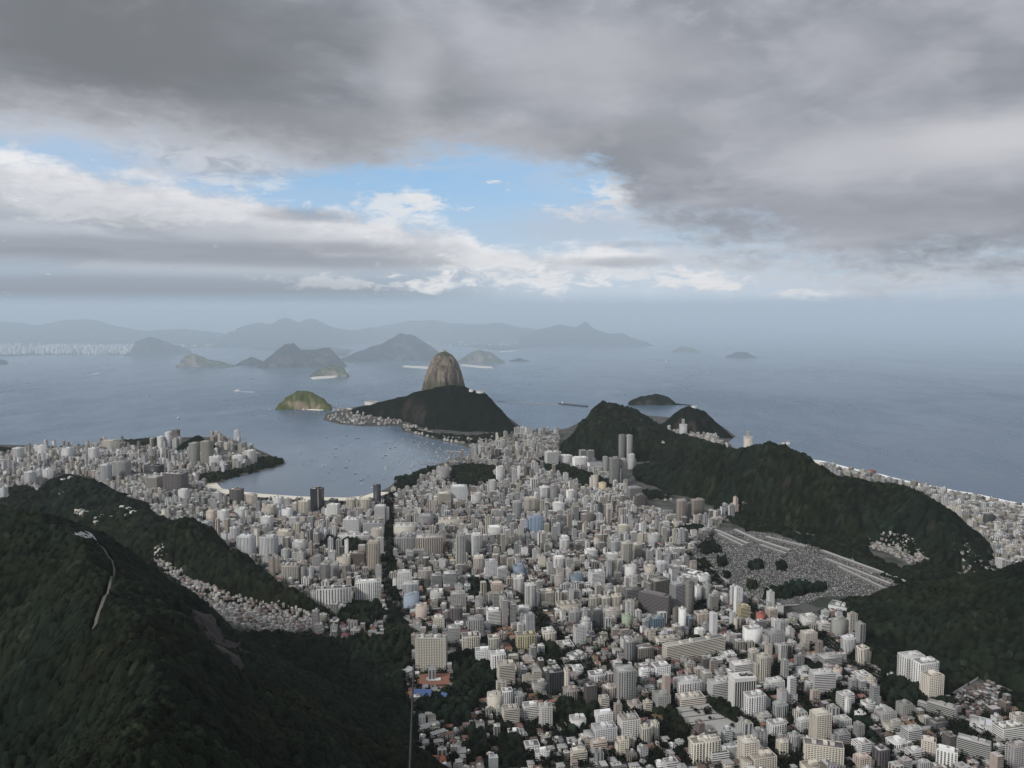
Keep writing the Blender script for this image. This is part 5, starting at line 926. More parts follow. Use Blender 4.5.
ok &= ~inpoly(Pp, Pq, field) & ~inpoly(Pp, Pq, WALLED)
k_hi = fbm(pts[:, 0]/260., pts[:, 1]/260., 77, 3)
HOUSES = []
order = np.argsort(-pts[:, 1])
for i in order:
    if not ok[i]: continue
    x, y, z = pts[i, 0], pts[i, 1], float(pz[i]); q_ = float(Pq[i]); p_ = float(Pp[i]); low = any(inp(p_, q_, L) for L in LOWZ)
    if random.random() < .06: continue
    yw = yaw_at(x) + random.choice((0, 0, 0, .03, -.03)); u = random.random()
    if low: h = random.uniform(4, 9) if u < .85 else random.uniform(12, 22); a = random.uniform(8, 16); bb = random.uniform(8, 13)
    else:
        t = u + (k_hi[i]-.5)*.9
        h = random.uniform(4, 10) if t < .44 else (random.uniform(11, 21) if t < .70 else (random.uniform(21, 34) if t < .95 else random.uniform(42, 58)))
        a = random.uniform(9, 19); bb = random.uniform(9, 17)
        if h > 30 and random.random() < .5: a = random.uniform(9, 13); h *= 1.15
        if y < 1500 and h > 30: h *= .75
        if y > 2900: h = max(h, random.uniform(8, 30))
    if taken(x, y, max(a, bb)*.5): continue
    d, = [y - rects[:, 4]]; P0, P1 = p_-a*.5/y*F_PX, p_+a*.5/y*F_PX
    m = (rects[:, 4] > y) & (rects[:, 0] < P1) & (rects[:, 1] > P0)
    if m.any():
        lim = (rects[m, 3] - .22*(rects[m, 3]-rects[m, 2])).max(); top = q_ - h/y*F_PX*.93
        cand = rects[m]; cand = cand[(cand[:, 2] < q_)]
        if len(cand):
            lim = (cand[:, 3]-.25*(cand[:, 3]-cand[:, 2])); lim = lim[lim < q_+2]
            if len(lim) and top < lim.max(): h = (q_-lim.max())/(F_PX*.93)*y
            if h < 4: h = random.uniform(3.5, 5); a *= .7; bb *= .7
    take((x, y, a*.5, bb*.5, yw))
    if h < 9.5 and y < 1750: HOUSES.append((x, y, z, a, bb, h, yw)); continue
    if h < 9.5 and random.random() < .45: mass.gable(x, y, z-1, a*.9, bb*.9, h*.8+1, h*.22, yw, jit(COL[random.choice(('white', 'cream', 'beige', 'grey'))], .1), jit(random.choice(((.21, .11, .085), (.24, .135, .10), (.30, .29, .28), (.17, .15, .14))), .2)); continue
    cn = random.choice(('white', 'white', 'white', 'cream', 'cream', 'pale', 'pale', 'grey', 'grey', 'beige', 'peach', 'brown', 'pale', 'tan'))
    mass_block(x, y, z, a, bb, h, yw, cn, random.choice(('grid', 'grid', 'vert', 'vert', 'band', 'band', 'blank')))
fine = np.array(rows(-2400, -420, 1700, 4300, math.radians(-12), 13, 14, 104, 9) + rows(-420, 1500, 1080, 4300, math.radians(13), 12.5, 13.5, 100, 9))
fz = look(FLAT, fine[:, 0], fine[:, 1]); fp, fq = proj(fine[:, 0], fine[:, 1], fz); fo = inpoly(fp, fq, CITY) & (look(LAND, fine[:, 0], fine[:, 1]) > 45) & (look(DEM, fine[:, 0], fine[:, 1]) < fz+3) & ~inpoly(fp, fq, CEM) & ~inpoly(fp, fq, field) & (fq < 790) & (RNG.random(len(fz)) < .56) & ~inpoly(fp, fq, WALLED)
for g in GROVES: fo &= ~inpoly(fp, fq, g)
for Q, w in ROAD_SPARSE: fo &= segdist(fine[:, 0], fine[:, 1], Q)[0] > w/2+6
for i in np.nonzero(fo)[0]:
    x, y, z = fine[i, 0], fine[i, 1], float(fz[i]); a, bb = random.uniform(6, 12), random.uniform(6, 11); yw = yaw_at(x)+random.choice((0, 0, .06, -.06))
    if taken(x, y, max(a, bb)*.46): continue
    take((x, y, a*.5, bb*.5, yw))
    if y < 1420: HOUSES.append((x, y, z, a, bb, random.uniform(3.5, 8), yw)); continue
    h = random.uniform(3.5, 8) if random.random() < .8 else random.uniform(8, 15); kd = random.uniform(.5, 1.); c = tuple(v*kd for v in jit(COL[random.choice(('white', 'cream', 'beige', 'grey', 'pale', 'peach'))], .1))
    if random.random() < .4: mass.gable(x, y, z-1, a, bb, h*.8+1, bb*.24, yw, c, jit(random.choice(((.19, .105, .085), (.15, .10, .085), (.28, .27, .26), (.16, .15, .14))), .2))
    else: mass.box(x, y, z-1, a, bb, h+1, yw, c, WIN['grid'], jit(random.choice(ROOFS), .2))
# shores seen across the water
POINT = [(206, 436), (225, 438), (243, 446), (263, 455), (258, 460), (236, 453), (215, 447)]; POINT2 = [(203, 463), (232, 459), (258, 462), (250, 469), (215, 474)]
for poly, n_, hs, y0, y1 in ((POINT, 30, (22, 48), 0, 0), (POINT2, 26, (22, 44), 0, 0), (URCA, 190, (6, 14), 4200, 5700), (LEME, 150, (9, 34), 3800, 4800), (COPA, 560, (12, 32), 2200, 3750)):
    xs = [p[0] for p in poly]; ys = [p[1] for p in poly]; c = 0; tries = 0
    while c < n_ and tries < 12000:
        tries += 1; p, q = random.uniform(min(xs), max(xs)), random.uniform(min(ys), max(ys))
        if not inp(p, q, poly): continue
        g = spot_g(p, q); x, y = g[0], g[1]; z = float(look(DEM, x, y))
        if z > g[2]+14 or look(LAND, x, y) < (16 if poly is URCA else (105 if poly is COPA else 60)): continue
        a = random.uniform(13, 24); bb = random.uniform(12, 20)
        a, bb = (a*.7, bb*.7) if poly is URCA else (a, bb)
        if taken(x, y, a*.45): continue
        yw = math.radians(-58 if poly is COPA else -25) + random.uniform(-.1, .1); take((x, y, a*.45, bb*.45, yw)); c += 1
        h = random.uniform(*hs); mass_block(x, y, z, a, bb, h, yw, random.choice(('white', 'white', 'cream', 'pale', 'beige', 'peach') if poly is URCA else ('cream', 'beige', 'pale', 'white', 'grey', 'tan')), random.choice(('grid', 'vert', 'band')))
tag(mass.build('buildings'), 'dense mass of smaller pale buildings filling the city to the bay', 'buildings', kind='stuff')
# tiled houses near the viewpoint
HOUSES.sort(key=lambda t: t[1])
def house(x, y, z, a, bb, h, yw, name, col, roofmat, flat=False):
    o = empty(name, (x, y, z), yw); A = Acc()
    A.box(0, 0, -1.5, a, bb, h+1.5, 0, col, WIN['grid'], jit(random.choice(ROOFS), .1), 3.4, 3.1); A.build('wall', o)
    if flat:
        boxes('roof_house', [(-a*.3, a*.05, -bb*.25, bb*.25, h+.01, h+2.3)], wallmat(col), o)
        return o
    e = .7; rh = min(a, bb)*.26; V = [(-a/2-e, -bb/2-e, h-.1), (a/2+e, -bb/2-e, h-.1), (a/2+e, bb/2+e, h-.1), (-a/2-e, bb/2+e, h-.1), (-a/2+bb*.38, 0, h+rh), (a/2-bb*.38, 0, h+rh)] if a >= bb else [(-a/2-e, -bb/2-e, h-.1), (a/2+e, -bb/2-e, h-.1), (a/2+e, bb/2+e, h-.1), (-a/2-e, bb/2+e, h-.1), (0, -bb/2+a*.38, h+rh), (0, bb/2-a*.38, h+rh)]
    Fc = [(0, 1, 5, 4), (1, 2, 5), (2, 3, 4, 5), (3, 0, 4), (3, 2, 1, 0)] if a >= bb else [(0, 1, 4), (1, 2, 5, 4), (2, 3, 5), (3, 0, 4, 5), (3, 2, 1, 0)]
    mesh('roof', V, Fc, roofmat, o); return o
M['tile2'] = plain('old_roof_tile', (.125, .092, .08), .95, .3, .3); M['greyroof'] = plain('grey_roof', (.30, .295, .29), .9, .25, .2)
for i, (x, y, z, a, bb, h, yw) in enumerate(HOUSES[:295]):
    rm = random.choice(('tile', 'tile2', 'tile2', 'greyroof', 'greyroof', 'greyroof', 'flat', 'flat', 'flat')); o = house(x, y, z, a, bb, h, yw, 'house', jit(COL[random.choice(('white', 'cream', 'beige', 'grey', 'peach'))], .08), M['tile' if rm == 'flat' else rm], rm == 'flat')
    lab = {'tile': 'low house with a reddish hipped tile roof squeezed between taller blocks', 'tile2': 'low house with a dull brown hipped tile roof squeezed between taller blocks', 'greyroof': 'low house with a grey hipped roof squeezed between taller blocks', 'flat': 'low flat roofed house with a roof shed squeezed between taller blocks'}[rm]
    tag(o, lab, 'house', {'tile': 'reddish tiled houses among the blocks', 'tile2': 'brown tiled houses among the blocks', 'greyroof': 'grey roofed houses among the blocks', 'flat': 'flat roofed houses among the blocks'}[rm])
if len(HOUSES) > 295:
    A = Acc()
    for x, y, z, a, bb, h, yw in HOUSES[295:]: A.gable(x, y, z-1, a, bb, h*.8+1, h*.25, yw, jit(COL[random.choice(('white', 'cream', 'beige', 'grey'))], .1), jit(random.choice(((.21, .11, .085), (.24, .135, .10), (.30, .29, .28), (.17, .15, .14))), .2))
    tag(A.build('houses'), 'remaining low roofs scattered between the apartment blocks', 'houses', kind='stuff')
# hillside settlements: each little house a thing
def settle(poly, n_, pal, label, group, size=(6, 10), flat=.85, extra=0):
    xs = [p[0] for p in poly]; ys = [p[1] for p in poly]; c = 0; t = 0
    A = Acc()
    while c < n_+extra and t < (n_+extra)*14:
        t += 1; p, q = random.uniform(min(xs), max(xs)), random.uniform(min(ys), max(ys))
        if not inp(p, q, poly): continue
        g = hit(p, q)
        if g is None or taken(g[0], g[1], 2.6): continue
        a, bb = random.uniform(*size), random.uniform(*size)
        take((g[0], g[1], a*.42, bb*.42, 0.)); c += 1
        col = jit(random.choice(pal), .12)
        if c > n_: A.box(g[0], g[1], g[2]-2, a, bb, random.uniform(4, 9), random.uniform(-.4, .4), col, WIN['grid'], jit(random.choice(ROOFS[:4]+ROOFS[5:]), .25)); continue
        o = house(g[0], g[1], g[2]-.5, a, bb, random.uniform(3.2, 9), random.uniform(-.4, .4), 'hillside_house', col, M['tile2'] if random.random() < .5 else M['greyroof'], random.random() < flat); tag(o, label, 'hillside house', group)
    if A.n: tag(A.build('hillside_houses'), 'further tiny houses crowding the '+' '.join(group.split(' ')[-6:]), 'houses', kind='stuff')
PAL = [(.55, .54, .52), (.30, .27, .25), (.20, .16, .145), (.25, .19, .165), (.28, .215, .185), COL['beige'], COL['grey'], (.36, .345, .33), (.22, .215, .21)]
settle([(150, 556), (160, 560), (172, 566), (190, 578), (212, 586), (235, 597), (262, 603), (292, 609), (312, 611), (330, 617), (330, 630), (300, 633), (270, 633), (250, 632), (225, 620), (205, 606), (190, 594), (172, 581), (158, 570)], 175, PAL, 'little brick or painted house packed between the forest spur and the wooded wedge hill', 'houses of the settlement below the wooded wedge hill', extra=230)
settle([(312, 616), (345, 616), (380, 622), (408, 632), (405, 640), (370, 634), (330, 632)], 18, PAL, 'small pale house in the row where the settlement meets the apartment blocks', 'houses at the lower end of the settlement', size=(8, 14))
settle([(981, 686), (990, 681), (1003, 693), (997, 708), (982, 718), (972, 726), (957, 723), (940, 706), (960, 693)], 42, [(.15, .105, .095), (.13, .10, .095), (.18, .13, .12), (.3, .29, .28), (.14, .13, .13)], 'dark reddish little house inside the walled hillside settlement', 'houses of the walled settlement below the wooded slope', flat=.35, size=(6, 9), extra=50)
settle([(866, 540), (880, 535), (900, 536), (915, 540), (922, 550), (928, 562), (915, 566), (902, 560), (885, 552), (872, 548)], 26, PAL, 'little house in the steep settlement climbing the long wooded ridge', 'houses of the settlement on the long wooded ridge', extra=110)
settle([(952, 544), (966, 541), (972, 556), (995, 560), (1000, 572), (965, 576), (960, 560)], 14, PAL, 'little house at the ocean side foot of the long wooded ridge', 'houses at the ocean side foot of the ridge', extra=70)
settle([(655, 500), (675, 492), (677, 496), (664, 506)], 5, PAL, 'little pale house on the slope beside the tan towers', 'houses on the slope beside the tan towers')
settle([(702, 520), (725, 510), (744, 501), (747, 505), (728, 516), (706, 527)], 8, PAL, 'little house along the lane climbing behind the cemetery knoll', 'houses along the lane behind the cemetery knoll', extra=30)
for poly, n_ in (([(55, 490), (69, 493), (66, 497), (56, 494)], 4), ([(72, 506), (98, 512), (100, 528), (84, 518), (74, 512)], 4), ([(100, 512), (120, 505), (137, 514), (120, 519), (102, 518)], 4), ([(14, 486), (34, 484), (45, 488), (20, 494)], 2), ([(110, 482), (122, 486), (118, 490), (108, 486)], 1), ([(150, 553), (165, 545), (170, 556), (160, 562)], 2), ([(60, 478), (80, 478), (86, 486), (64, 488)], 1)):
    settle(poly, n_, [COL['white'], COL['pale'], COL['cream']], 'pale house among trees on the hill behind the forest spur', 'pale houses on the hill behind the forest spur', size=(11, 20), flat=.4, extra=n_*3+3)
M['palestone'] = plain('pale_stone', (.36, .355, .345), .9, .3, .08)
# buildings with a shape of their own
def flatpoly(name, pts, z0, z1, mat, label, cat, kind=None, group=None):
    P = [spot_g(*p) for p in pts]; n = len(P); z = min(p[2] for p in P); V = [(p[0], p[1], p[2]+z0) for p in P]+[(p[0], p[1], p[2]+z1) for p in P]
    return tag(mesh(name, V, [tuple(range(n))[::-1], tuple(range(n, 2*n))]+[(i, (i+1) % n, n+(i+1) % n, n+i) for i in range(n)], mat), label, cat, group, kind)
def low_hall(px0, px1, yt, yb, wall, roofmat, label, cat, name, ratio=.6, yaw=None, pitch=.18, key=None):
    x, y, z, a, bb, h, yw = place(px0, px1, yt, yb, ratio, yaw); h = max(4., h*.7); o = empty(name, (x, y, z), yw); A = Acc(); A.box(0, 0, -1.5, a, bb, h+1.5, 0, wall, WIN['band'], wall, 4, 3.4); A.build('wall', o)
    rh = bb*pitch; V = [(-a/2-.8, -bb/2-.8, h), (a/2+.8, -bb/2-.8, h), (a/2+.8, bb/2+.8, h), (-a/2-.8, bb/2+.8, h), (-a/2-.8, 0, h+rh), (a/2+.8, 0, h+rh)]
    mesh('roof', V, [(0, 1, 5, 4), (2, 3, 4, 5), (1, 2, 5), (3, 0, 4), (3, 2, 1, 0)], roofmat, o); tag(o, label, cat); take((x, y, a*.5, bb*.5, yw)); return o, (a, bb, h, rh)
o, (a, bb, h, rh) = low_hall(414, 432.5, 688, 703, COL['white'], M['bluetile'], 'white low building under a broad blue sheet roof behind the steel mast', 'school', 'school_building', .75, -4, .30)
low_hall(432.5, 440, 693, 702, COL['white'], M['bluetile'], 'small blue gabled annexe next to the broad blue roof', 'annexe', 'school_annexe', 1.1, 35, .4)
low_hall(440.5, 449, 692, 702, COL['pale'], M['bluetile'], 'second blue gabled annexe, farther from the steel mast', 'annexe', 'school_annexe', 1.0, -30, .4)
low_hall(400, 415, 666, 677, COL['grey'], M['palestone'], 'pale metal roofed pavilion at the foot of the honeycomb slab', 'pavilion', 'pavilion', .9, 50, .04)
o, (a, bb, h, rh) = low_hall(420, 450, 675, 688, COL['red'], M['rust'], 'brick red roofed hall with a pale skylight before the honeycomb slab', 'hall', 'hall', .8, 4, .10)
boxes('skylight', [(-a*.22, a*.2, -bb*.30, -bb*.08, h+rh*.62, h+rh*1.0)], M['white'], o)
low_hall(428, 446, 756, 766, COL['peach'], M['orange'], 'rambling house under a bright orange roof near the lower edge', 'house', 'house', .8, 10, .2)
low_hall(451, 466, 747, 758, COL['white'], M['greyroof'], 'two storey white villa with dark openings among garden trees', 'house', 'house', .7, 8, .1)
low_hall(395, 409, 748, 755, COL['white'], M['tile2'], 'small house with a rusty roof right beside the steel mast', 'house', 'house', .8, -10, .2)
low_hall(419, 440, 722, 733, COL['white'], M['greyroof'], 'long pale roofed villa in the garden trees past the blue roofs', 'house', 'house', .5, 25, .2)
low_hall(430, 446, 728, 742, COL['beige'], M['greyroof'], 'house with a long slanting grey roof below the long pale villa', 'house', 'house', .4, 32, .25)
o = flatpoly('market_hall', field, .3, 5.5, M['concrete'], 'huge low hall with a grey flat roof divided into panels', 'hall')
P4 = [spot_g(*p) for p in field]
for k in range(1, 4):
    A_ = P4[0]*(1-k/4)+P4[4]*(k/4); B_ = P4[1]*(1-k/4)+P4[2]*(k/4); d = B_-A_; L = math.hypot(d[0], d[1]); g = boxes('roof_gutter', [(1, L-1, -.5, .5, 5.52, 6.1)], M['dark'], o); g.location = A_; g.rotation_euler = (0, 0, math.atan2(d[1], d[0]))
for x0, y0, x1, y1, w, lab in ((715, 531, 748, 545, 9, 'pale burial niche building closest to the wooded knoll'), (718, 535, 743, 547, 6, 'narrow niche wall before the pale niche building by the knoll'), (735, 531, 757, 541, 10, 'short stepped niche building under the ridge'), (757, 541, 790, 552, 10, 'pale niche building behind the dark clump of cemetery trees'), (760, 546, 786, 555, 6, 'narrow niche wall before the dark clump of cemetery trees'), (766, 538, 806, 548, 8, 'niche building set highest up against the ridge'), (822, 552, 908, 584, 9, 'longest pale niche building running along the foot of the ridge'), (825, 560, 891, 586, 7, 'second long pale niche building, parallel to the longest one'), (838, 568, 884, 590, 5, 'shortest of the parallel niche walls at the cemetery end'), (700, 560, 730, 585, 3, 'low white cemetery wall beside the road'), (773, 608, 798, 606, 3, 'low white curved cemetery wall above the mustard block')):
    A_, B_ = spot_g(x0, y0), spot_g(x1, y1); d = B_-A_; L = math.hypot(d[0], d[1]); nm = 'cemetery_wall' if w == 3 else 'niche_building'
    o = empty(nm, A_, math.atan2(d[1], d[0])); hh = 3. if w == 3 else 5.5
    boxes('wall', [(0, L, -w/2, w/2, -1, hh)], M['pave'], o); boxes('roof', [(-.6, L+.6, -w/2-.6, w/2+.6, hh+.01, hh+.6)], M['palestone'], o); tag(o, lab, 'wall' if w == 3 else 'niche building')
A_, B_ = hit(939, 703), hit(978, 679); d = B_-A_; L = math.hypot(d[0], d[1]); n_ = 12; V = []; Fc = []
for i in range(n_+1):
    p = A_+d*i/n_; z = float(look(DEM, p[0], p[1])); V += [(p[0], p[1], z-1), (p[0], p[1], z+4), (p[0]+.8, p[1]+.8, z+4), (p[0]+.8, p[1]+.8, z-1)]
for i in range(n_): Fc += [tuple((i*4+k, i*4+(k+1) % 4, i*4+4+(k+1) % 4, i*4+4+k)) for k in range(4)]
tag(mesh('boundary_wall', V, Fc, M['white']), 'straight white wall climbing the slope along the walled settlement', 'wall')
# graves: nobody could count them
xs = [p[0] for p in CEM]; ys = [p[1] for p in CEM]; A = Acc(); c_ = 0
P4 = [at(*p, 15.) for p in CEM]; gx0, gx1 = min(p[0] for p in P4), max(p[0] for p in P4); gy0, gy1 = min(p[1] for p in P4), max(p[1] for p in P4)
yw = math.radians(-38); co, si = math.cos(yw), math.sin(yw); N_ = 22000; uu = RNG.uniform(gx0, gx1, N_); vv = RNG.uniform(gy0, gy1, N_); zz = look(FLAT, uu, vv); gp, gq = proj(uu, vv, zz); kk = inpoly(gp, gq, CEM) & (look(DEM, uu, vv) < zz+2)
for u, v, z in zip(uu[kk], vv[kk], zz[kk]):
    t = random.random(); c = jit((.36, .355, .35) if t < .22 else ((.19, .19, .187) if t < .62 else (.07, .07, .07)), .12)
    A.box(u, v, z-.3, random.uniform(1.2, 3.2), random.uniform(1.2, 2.4), random.uniform(.8, 2.6), yw, c, (.5, .5, 0), c)
tag(A.build('graves'), 'crowded pale graves and tombs covering the hillside cemetery', 'graves', kind='stuff')
# ------------------------------------------------------------------ far shores
def slab(name, pts, z, mat, label, cat):
    P = [at(*p, z) for p in pts]; n = len(P); V = [tuple(p) for p in P]+[(p[0], p[1], -3) for p in P]
    return tag(mesh(name, V, [tuple(range(n))[::-1]]+[(i, (i+1) % n, n+(i+1) % n, n+i) for i in range(n)], mat), label, cat, kind='structure')
slab('far_shore', [(-300, 357), (0, 356.5), (40, 355), (90, 354), (130, 354.5), (150, 350), (165, 348), (240, 347), (246, 344.5), (200, 342), (100, 339), (-300, 339)], 5, M['hill_far'], 'low far shore carrying a pale city across the bay', 'shore')
slab('far_shore', [(440, 345), (470, 347), (505, 351), (520, 349), (545, 346), (560, 343), (600, 342), (560, 339), (480, 338), (430, 340)], 5, M['hill_far'], 'low far shore beyond the granite dome ending in pale beaches', 'shore')
slab('far_shore', [(250, 349), (300, 352), (345, 356), (352, 350), (320, 345), (250, 344)], 5, M['hill_far'], 'low far shore in the saddle beside the far twin hill', 'shore')
for pts, lab in (([(500, 352.5), (512, 351.5), (526, 347.5), (518, 347.0), (500, 350.8)], 'pale far beach closest to the granite dome'), ([(528, 348.3), (545, 346.1), (543, 345), (528, 346.6)], 'short pale far beach toward the hazy peaked headland'), ([(310, 377.6), (330, 376), (345, 369), (348, 372), (334, 378), (312, 379.6)], 'bright sandy rim of the sunlit green islet'), ([(300, 409.5), (320, 410.4), (330, 409.6), (330, 408.2), (303, 408.3)], 'thin pale beach under the sunlit green headland'), ([(630, 344.6), (655, 348), (653, 345.6), (632, 342.8)], 'pale rock shelf at the tip of the hazy peaked headland'), ([(402, 367), (430, 369), (434, 367), (404, 365.5)], 'pale rocks at the foot of the far broad hill'), ([(460, 365.6), (480, 368), (494, 368.3), (492, 366.8), (462, 364.4)], 'white beach at the foot of the far hill east of the dome')):
    P = [at(*p, 0) for p in pts]; n = len(P); c = sum(P)/n; V = [(p[0], p[1], -.5) for p in P]+[(c[0]+(p[0]-c[0])*.9, c[1]+(p[1]-c[1])*.9, 4.) for p in P]
    tag(mesh('beach', V, [tuple(range(n, 2*n))]+[(i, (i+1) % n, n+(i+1) % n, n+i) for i in range(n)], M['sand']), lab, 'beach', kind='structure')
A = Acc()
for _ in range(900):
    t = random.random()
    if t < .78: p, q = random.uniform(-60, 134), random.uniform(346, 354.5); h = random.uniform(25, 95)*(1 if q > 349 else .7)
    elif t < .9: p, q = random.uniform(425, 560), random.uniform(339, 346); h = random.uniform(10, 26)
    else: p, q = random.uniform(170, 250), random.uniform(343, 347); h = random.uniform(10, 40)
    g = at(p, q, 5); c = jit(COL[random.choice(('white', 'white', 'cream', 'pale', 'beige'))], .1); A.box(g[0], g[1], 4, random.uniform(22, 46), random.uniform(22, 40), h, random.uniform(-.3, .3), c, (.3, .3, .6), c, 9, 6)
tag(A.build('far_buildings'), 'hazy pale city of towers along the far shore', 'buildings', kind='stuff')
A = Acc()
for _ in range(36):
    p, q = random.uniform(323, 352), random.uniform(403, 411); 
    if q < 403+(352-p)*.05 or q > 411-(p-323)*.02: continue
    g = spot_g(p, q); c = jit(random.choice((COL['yellow'], COL['cream'], COL['peach'], COL['white'])), .1); A.box(g[0], g[1], g[2]-1, random.uniform(12, 30), random.uniform(10, 16), random.uniform(5, 11), random.uniform(-.5, .3), c, WIN['grid'], jit((.4, .22, .14), .1))
tag(A.build('fort_buildings'), 'cluster of warm yellow buildings on the spit beside the sunlit headland', 'buildings', kind='stuff')
# small buildings on the hills
def hut(px0, px1, yt, yb, label, cat='building', name='building', col='white', Y=None, ratio=.5):
    pc = (px0+px1)/2
    if Y is None: g = hit(pc, yb)
    else: g = deep(pc, yb, Y)
    k = g[1]/F_PX; a = (px1-px0)*k; h = max(3, (yb-yt)*k); o = empty(name, (g[0], g[1]+a*ratio*.5, g[2]-2)); A = Acc(); A.box(0, 0, 0, a, a*ratio, h+2, 0, COL[col], WIN['grid'], COL['pale'], 4, 3.5); A.build('wall', o)
    boxes('roof', [(-a*.53, a*.53, -a*ratio*.56, a*ratio*.56, h+2.02, h+2.9)], M['white'], o); boxes('roof_house', [(-a*.2, a*.15, -a*ratio*.3, a*ratio*.3, h+2.91, h+2.9+h*.4)], M['concrete'], o); tag(o, label, cat)
hut(469, 473.5, 389.5, 392, 'pale cable car station on the crest of the wooded hill', 'station', 'station'); hut(476, 484, 391.5, 393.6, 'low white terrace building on the seaward shoulder of the wooded hill')
hut(441, 446.5, 350.2, 352, 'tiny station on the very top of the granite dome', 'station', 'station', 'pale', 5920)
hut(782, 785.5, 443, 446, 'small white mast building on the crest of the long wooded ridge, inland one'); hut(786.5, 790.5, 442.4, 446, 'small white mast building on the crest of the long wooded ridge, ocean side one')
hut(692, 697, 406, 408.4, 'small white fort building on top of the bare headland'); hut(661.5, 664.5, 443, 446.5, 'single white house in the forest of the twin-humped hill'); hut(364.5, 377, 402, 405, 'long white waterside building behind the wooded hill', ratio=.3)
hut(744.5, 752.5, 437, 452, 'tall pale hotel tower standing alone at the ocean beach corner', 'hotel', 'hotel', 'cream', 3950, .7); hut(680, 687, 424.5, 438, 'pale tower at the foot of the bare headland', 'apartment block', 'apartment_building', 'pale', 4420, .7)
# ------------------------------------------------------------------ bare scar, terrace and paths on the spur
def ribbon(name, pts, ws, lift, mat, label, cat):
    P = [hit(*p) for p in pts]; P = [p for p in P if p is not None]; Q = []; Wd = []
    for (a, b_), (w0, w1) in zip(zip(P[:-1], P[1:]), zip(ws[:-1], ws[1:])):
        k = max(2, int(np.linalg.norm(b_-a)/5)); Q += [a+(b_-a)*i/k for i in range(k)]; Wd += [w0+(w1-w0)*i/k for i in range(k)]
    Q = np.array(Q+[P[-1]]); Wd = np.array(Wd+[ws[-1]]); Tn = np.gradient(Q[:, :2], axis=0); Tn /= np.linalg.norm(Tn, axis=1)[:, None]+1e-9; Nn = np.stack([-Tn[:, 1], Tn[:, 0]], 1); rows_ = []
    for s in (-1, -.33, .33, 1):
        w = Wd*s*(1+.35*(vnoise(Q[:, 0]/9, Q[:, 1]/9+s*3, 3)-.5)); x, y = Q[:, 0]+Nn[:, 0]*w, Q[:, 1]+Nn[:, 1]*w; rows_.append(np.stack([x, y, surface(x, y, [spur, slope, flank])+lift], 1))
    tag(mesh(name, np.concatenate(rows_), grid_faces(4, len(Q)), mat), label, cat, kind='structure')
M['earth'] = plain('bare_earth', (.10, .098, .08), .95, .35, .25)
ribbon('path', [(97, 545), (105, 553), (112, 563), (114.5, 573), (110, 589), (103, 605), (97, 622), (93, 633)], [1.0, 1.7, 1.6, 1.5, 1.8, 2.4, 2.2, 1.], 4.5, M['earth'], 'bare pale scar running down the crest of the forested spur', 'path')
ribbon('terrace', [(77, 541.5), (82, 540), (88, 539.5), (95, 543)], [6., 10., 11., 7.], 9., M['palestone'], 'pale lookout terrace on the crest of the forested spur', 'terrace')
X, Y = polar(-24, -13, .09, 700, 1500, lambda r: 3.); Z = surface(X, Y, [spur, slope, flank]); P_, Q_ = proj(X, Y, Z); kk = inpoly(P_+(vnoise(X/15, Y/15, 3)-.5)*14, Q_+(vnoise(X/15, Y/15, 8)-.5)*14, ROCKFACE)
M['rock'] = plain('dark_rock', (.038, .031, .030), .95, .5, .06)
if kk.any(): tag(grid_mesh('rock_face', X, Y, Z+np.where(kk, 9+2*fbm(X/14, Y/14, 3), -4), kk, M['rock']), 'bare dark brown rock slab on the flank of the forested spur', 'rock face', kind='structure')
# ------------------------------------------------------------------ jetties, boats
def jetty(x0, y0, x1, y1, w, h, label, name='jetty', mat='concrete'):
    A_, B_ = at(x0, y0, 0), at(x1, y1, 0); d = B_-A_; L = math.hypot(d[0], d[1]); o = boxes(name, [(0, L, -w/2, w/2, -2, h)], M[mat]); o.location = A_; o.rotation_euler = (0, 0, math.atan2(d[1], d[0])); tag(o, label, 'jetty')
jetty(497, 401.4, 560, 405, 5, 2, 'thin pale breakwater line beyond the wooded hill'); jetty(559, 403.9, 587, 406.7, 26, 7, 'dark rocky breakwater head with a small pale lighthouse', mat='dark'); jetty(420, 464.5, 441, 463, 6, 2, 'small jetty reaching out among the moored boats'); jetty(447, 451, 466, 452, 6, 2, 'second jetty at the inner corner of the boat cove')
g = at(562.5, 404.3, 0); V = []
for k in range(10): V.append([(math.cos(k/10*6.283)*r, math.sin(k/10*6.283)*r, z) for r, z in ((7, 6.5), (5, 18), (5.6, 18.01), (5.6, 20), (3, 20.01), (3, 24), (.2, 26))])
V = np.array(V); Fc = [(k*7+i, ((k+1) % 10)*7+i, ((k+1) % 10)*7+i+1, k*7+i+1) for k in range(10) for i in range(6)]
tag(mesh('lighthouse', V.reshape(-1, 3), Fc, M['white'], loc=(g[0], g[1], 0)), 'small pale lighthouse on the dark breakwater head', 'lighthouse')
def boat(L, dark=False, mast=True):
    o = empty('boat', (0, 0, 0)); w = L*.15; V = []; S = [(-.5, .75), (-.3, 1.), (.1, 1.), (.35, .62), (.5, .04)]
    for t, k in S: V += [(t*L, -w*k, .13*L*(1+.25*max(0, t))), (t*L, -w*k*.6, -.05*L), (t*L, w*k*.6, -.05*L), (t*L, w*k, .13*L*(1+.25*max(0, t)))]
    Fc = []
    for i in range(4): Fc += [(i*4+j, i*4+(j+1) % 4, i*4+4+(j+1) % 4, i*4+4+j) for j in range(4)]
    Fc += [(0, 1, 2, 3), (19, 18, 17, 16)]; mesh('hull', V, Fc, M['hull_dark' if dark else 'hull'], o); boxes('cabin', [(-.28*L, .12*L, -w*.6, w*.6, .135*L, .24*L)], M['hull'], o)
    if mast: boxes('mast', [(.12*L, .12*L+.025*L, -.0125*L, .0125*L, .14*L, 1.25*L)], M['hull'], o)
    return o
PB = [boat(11), boat(13, True), boat(9, False, False)]
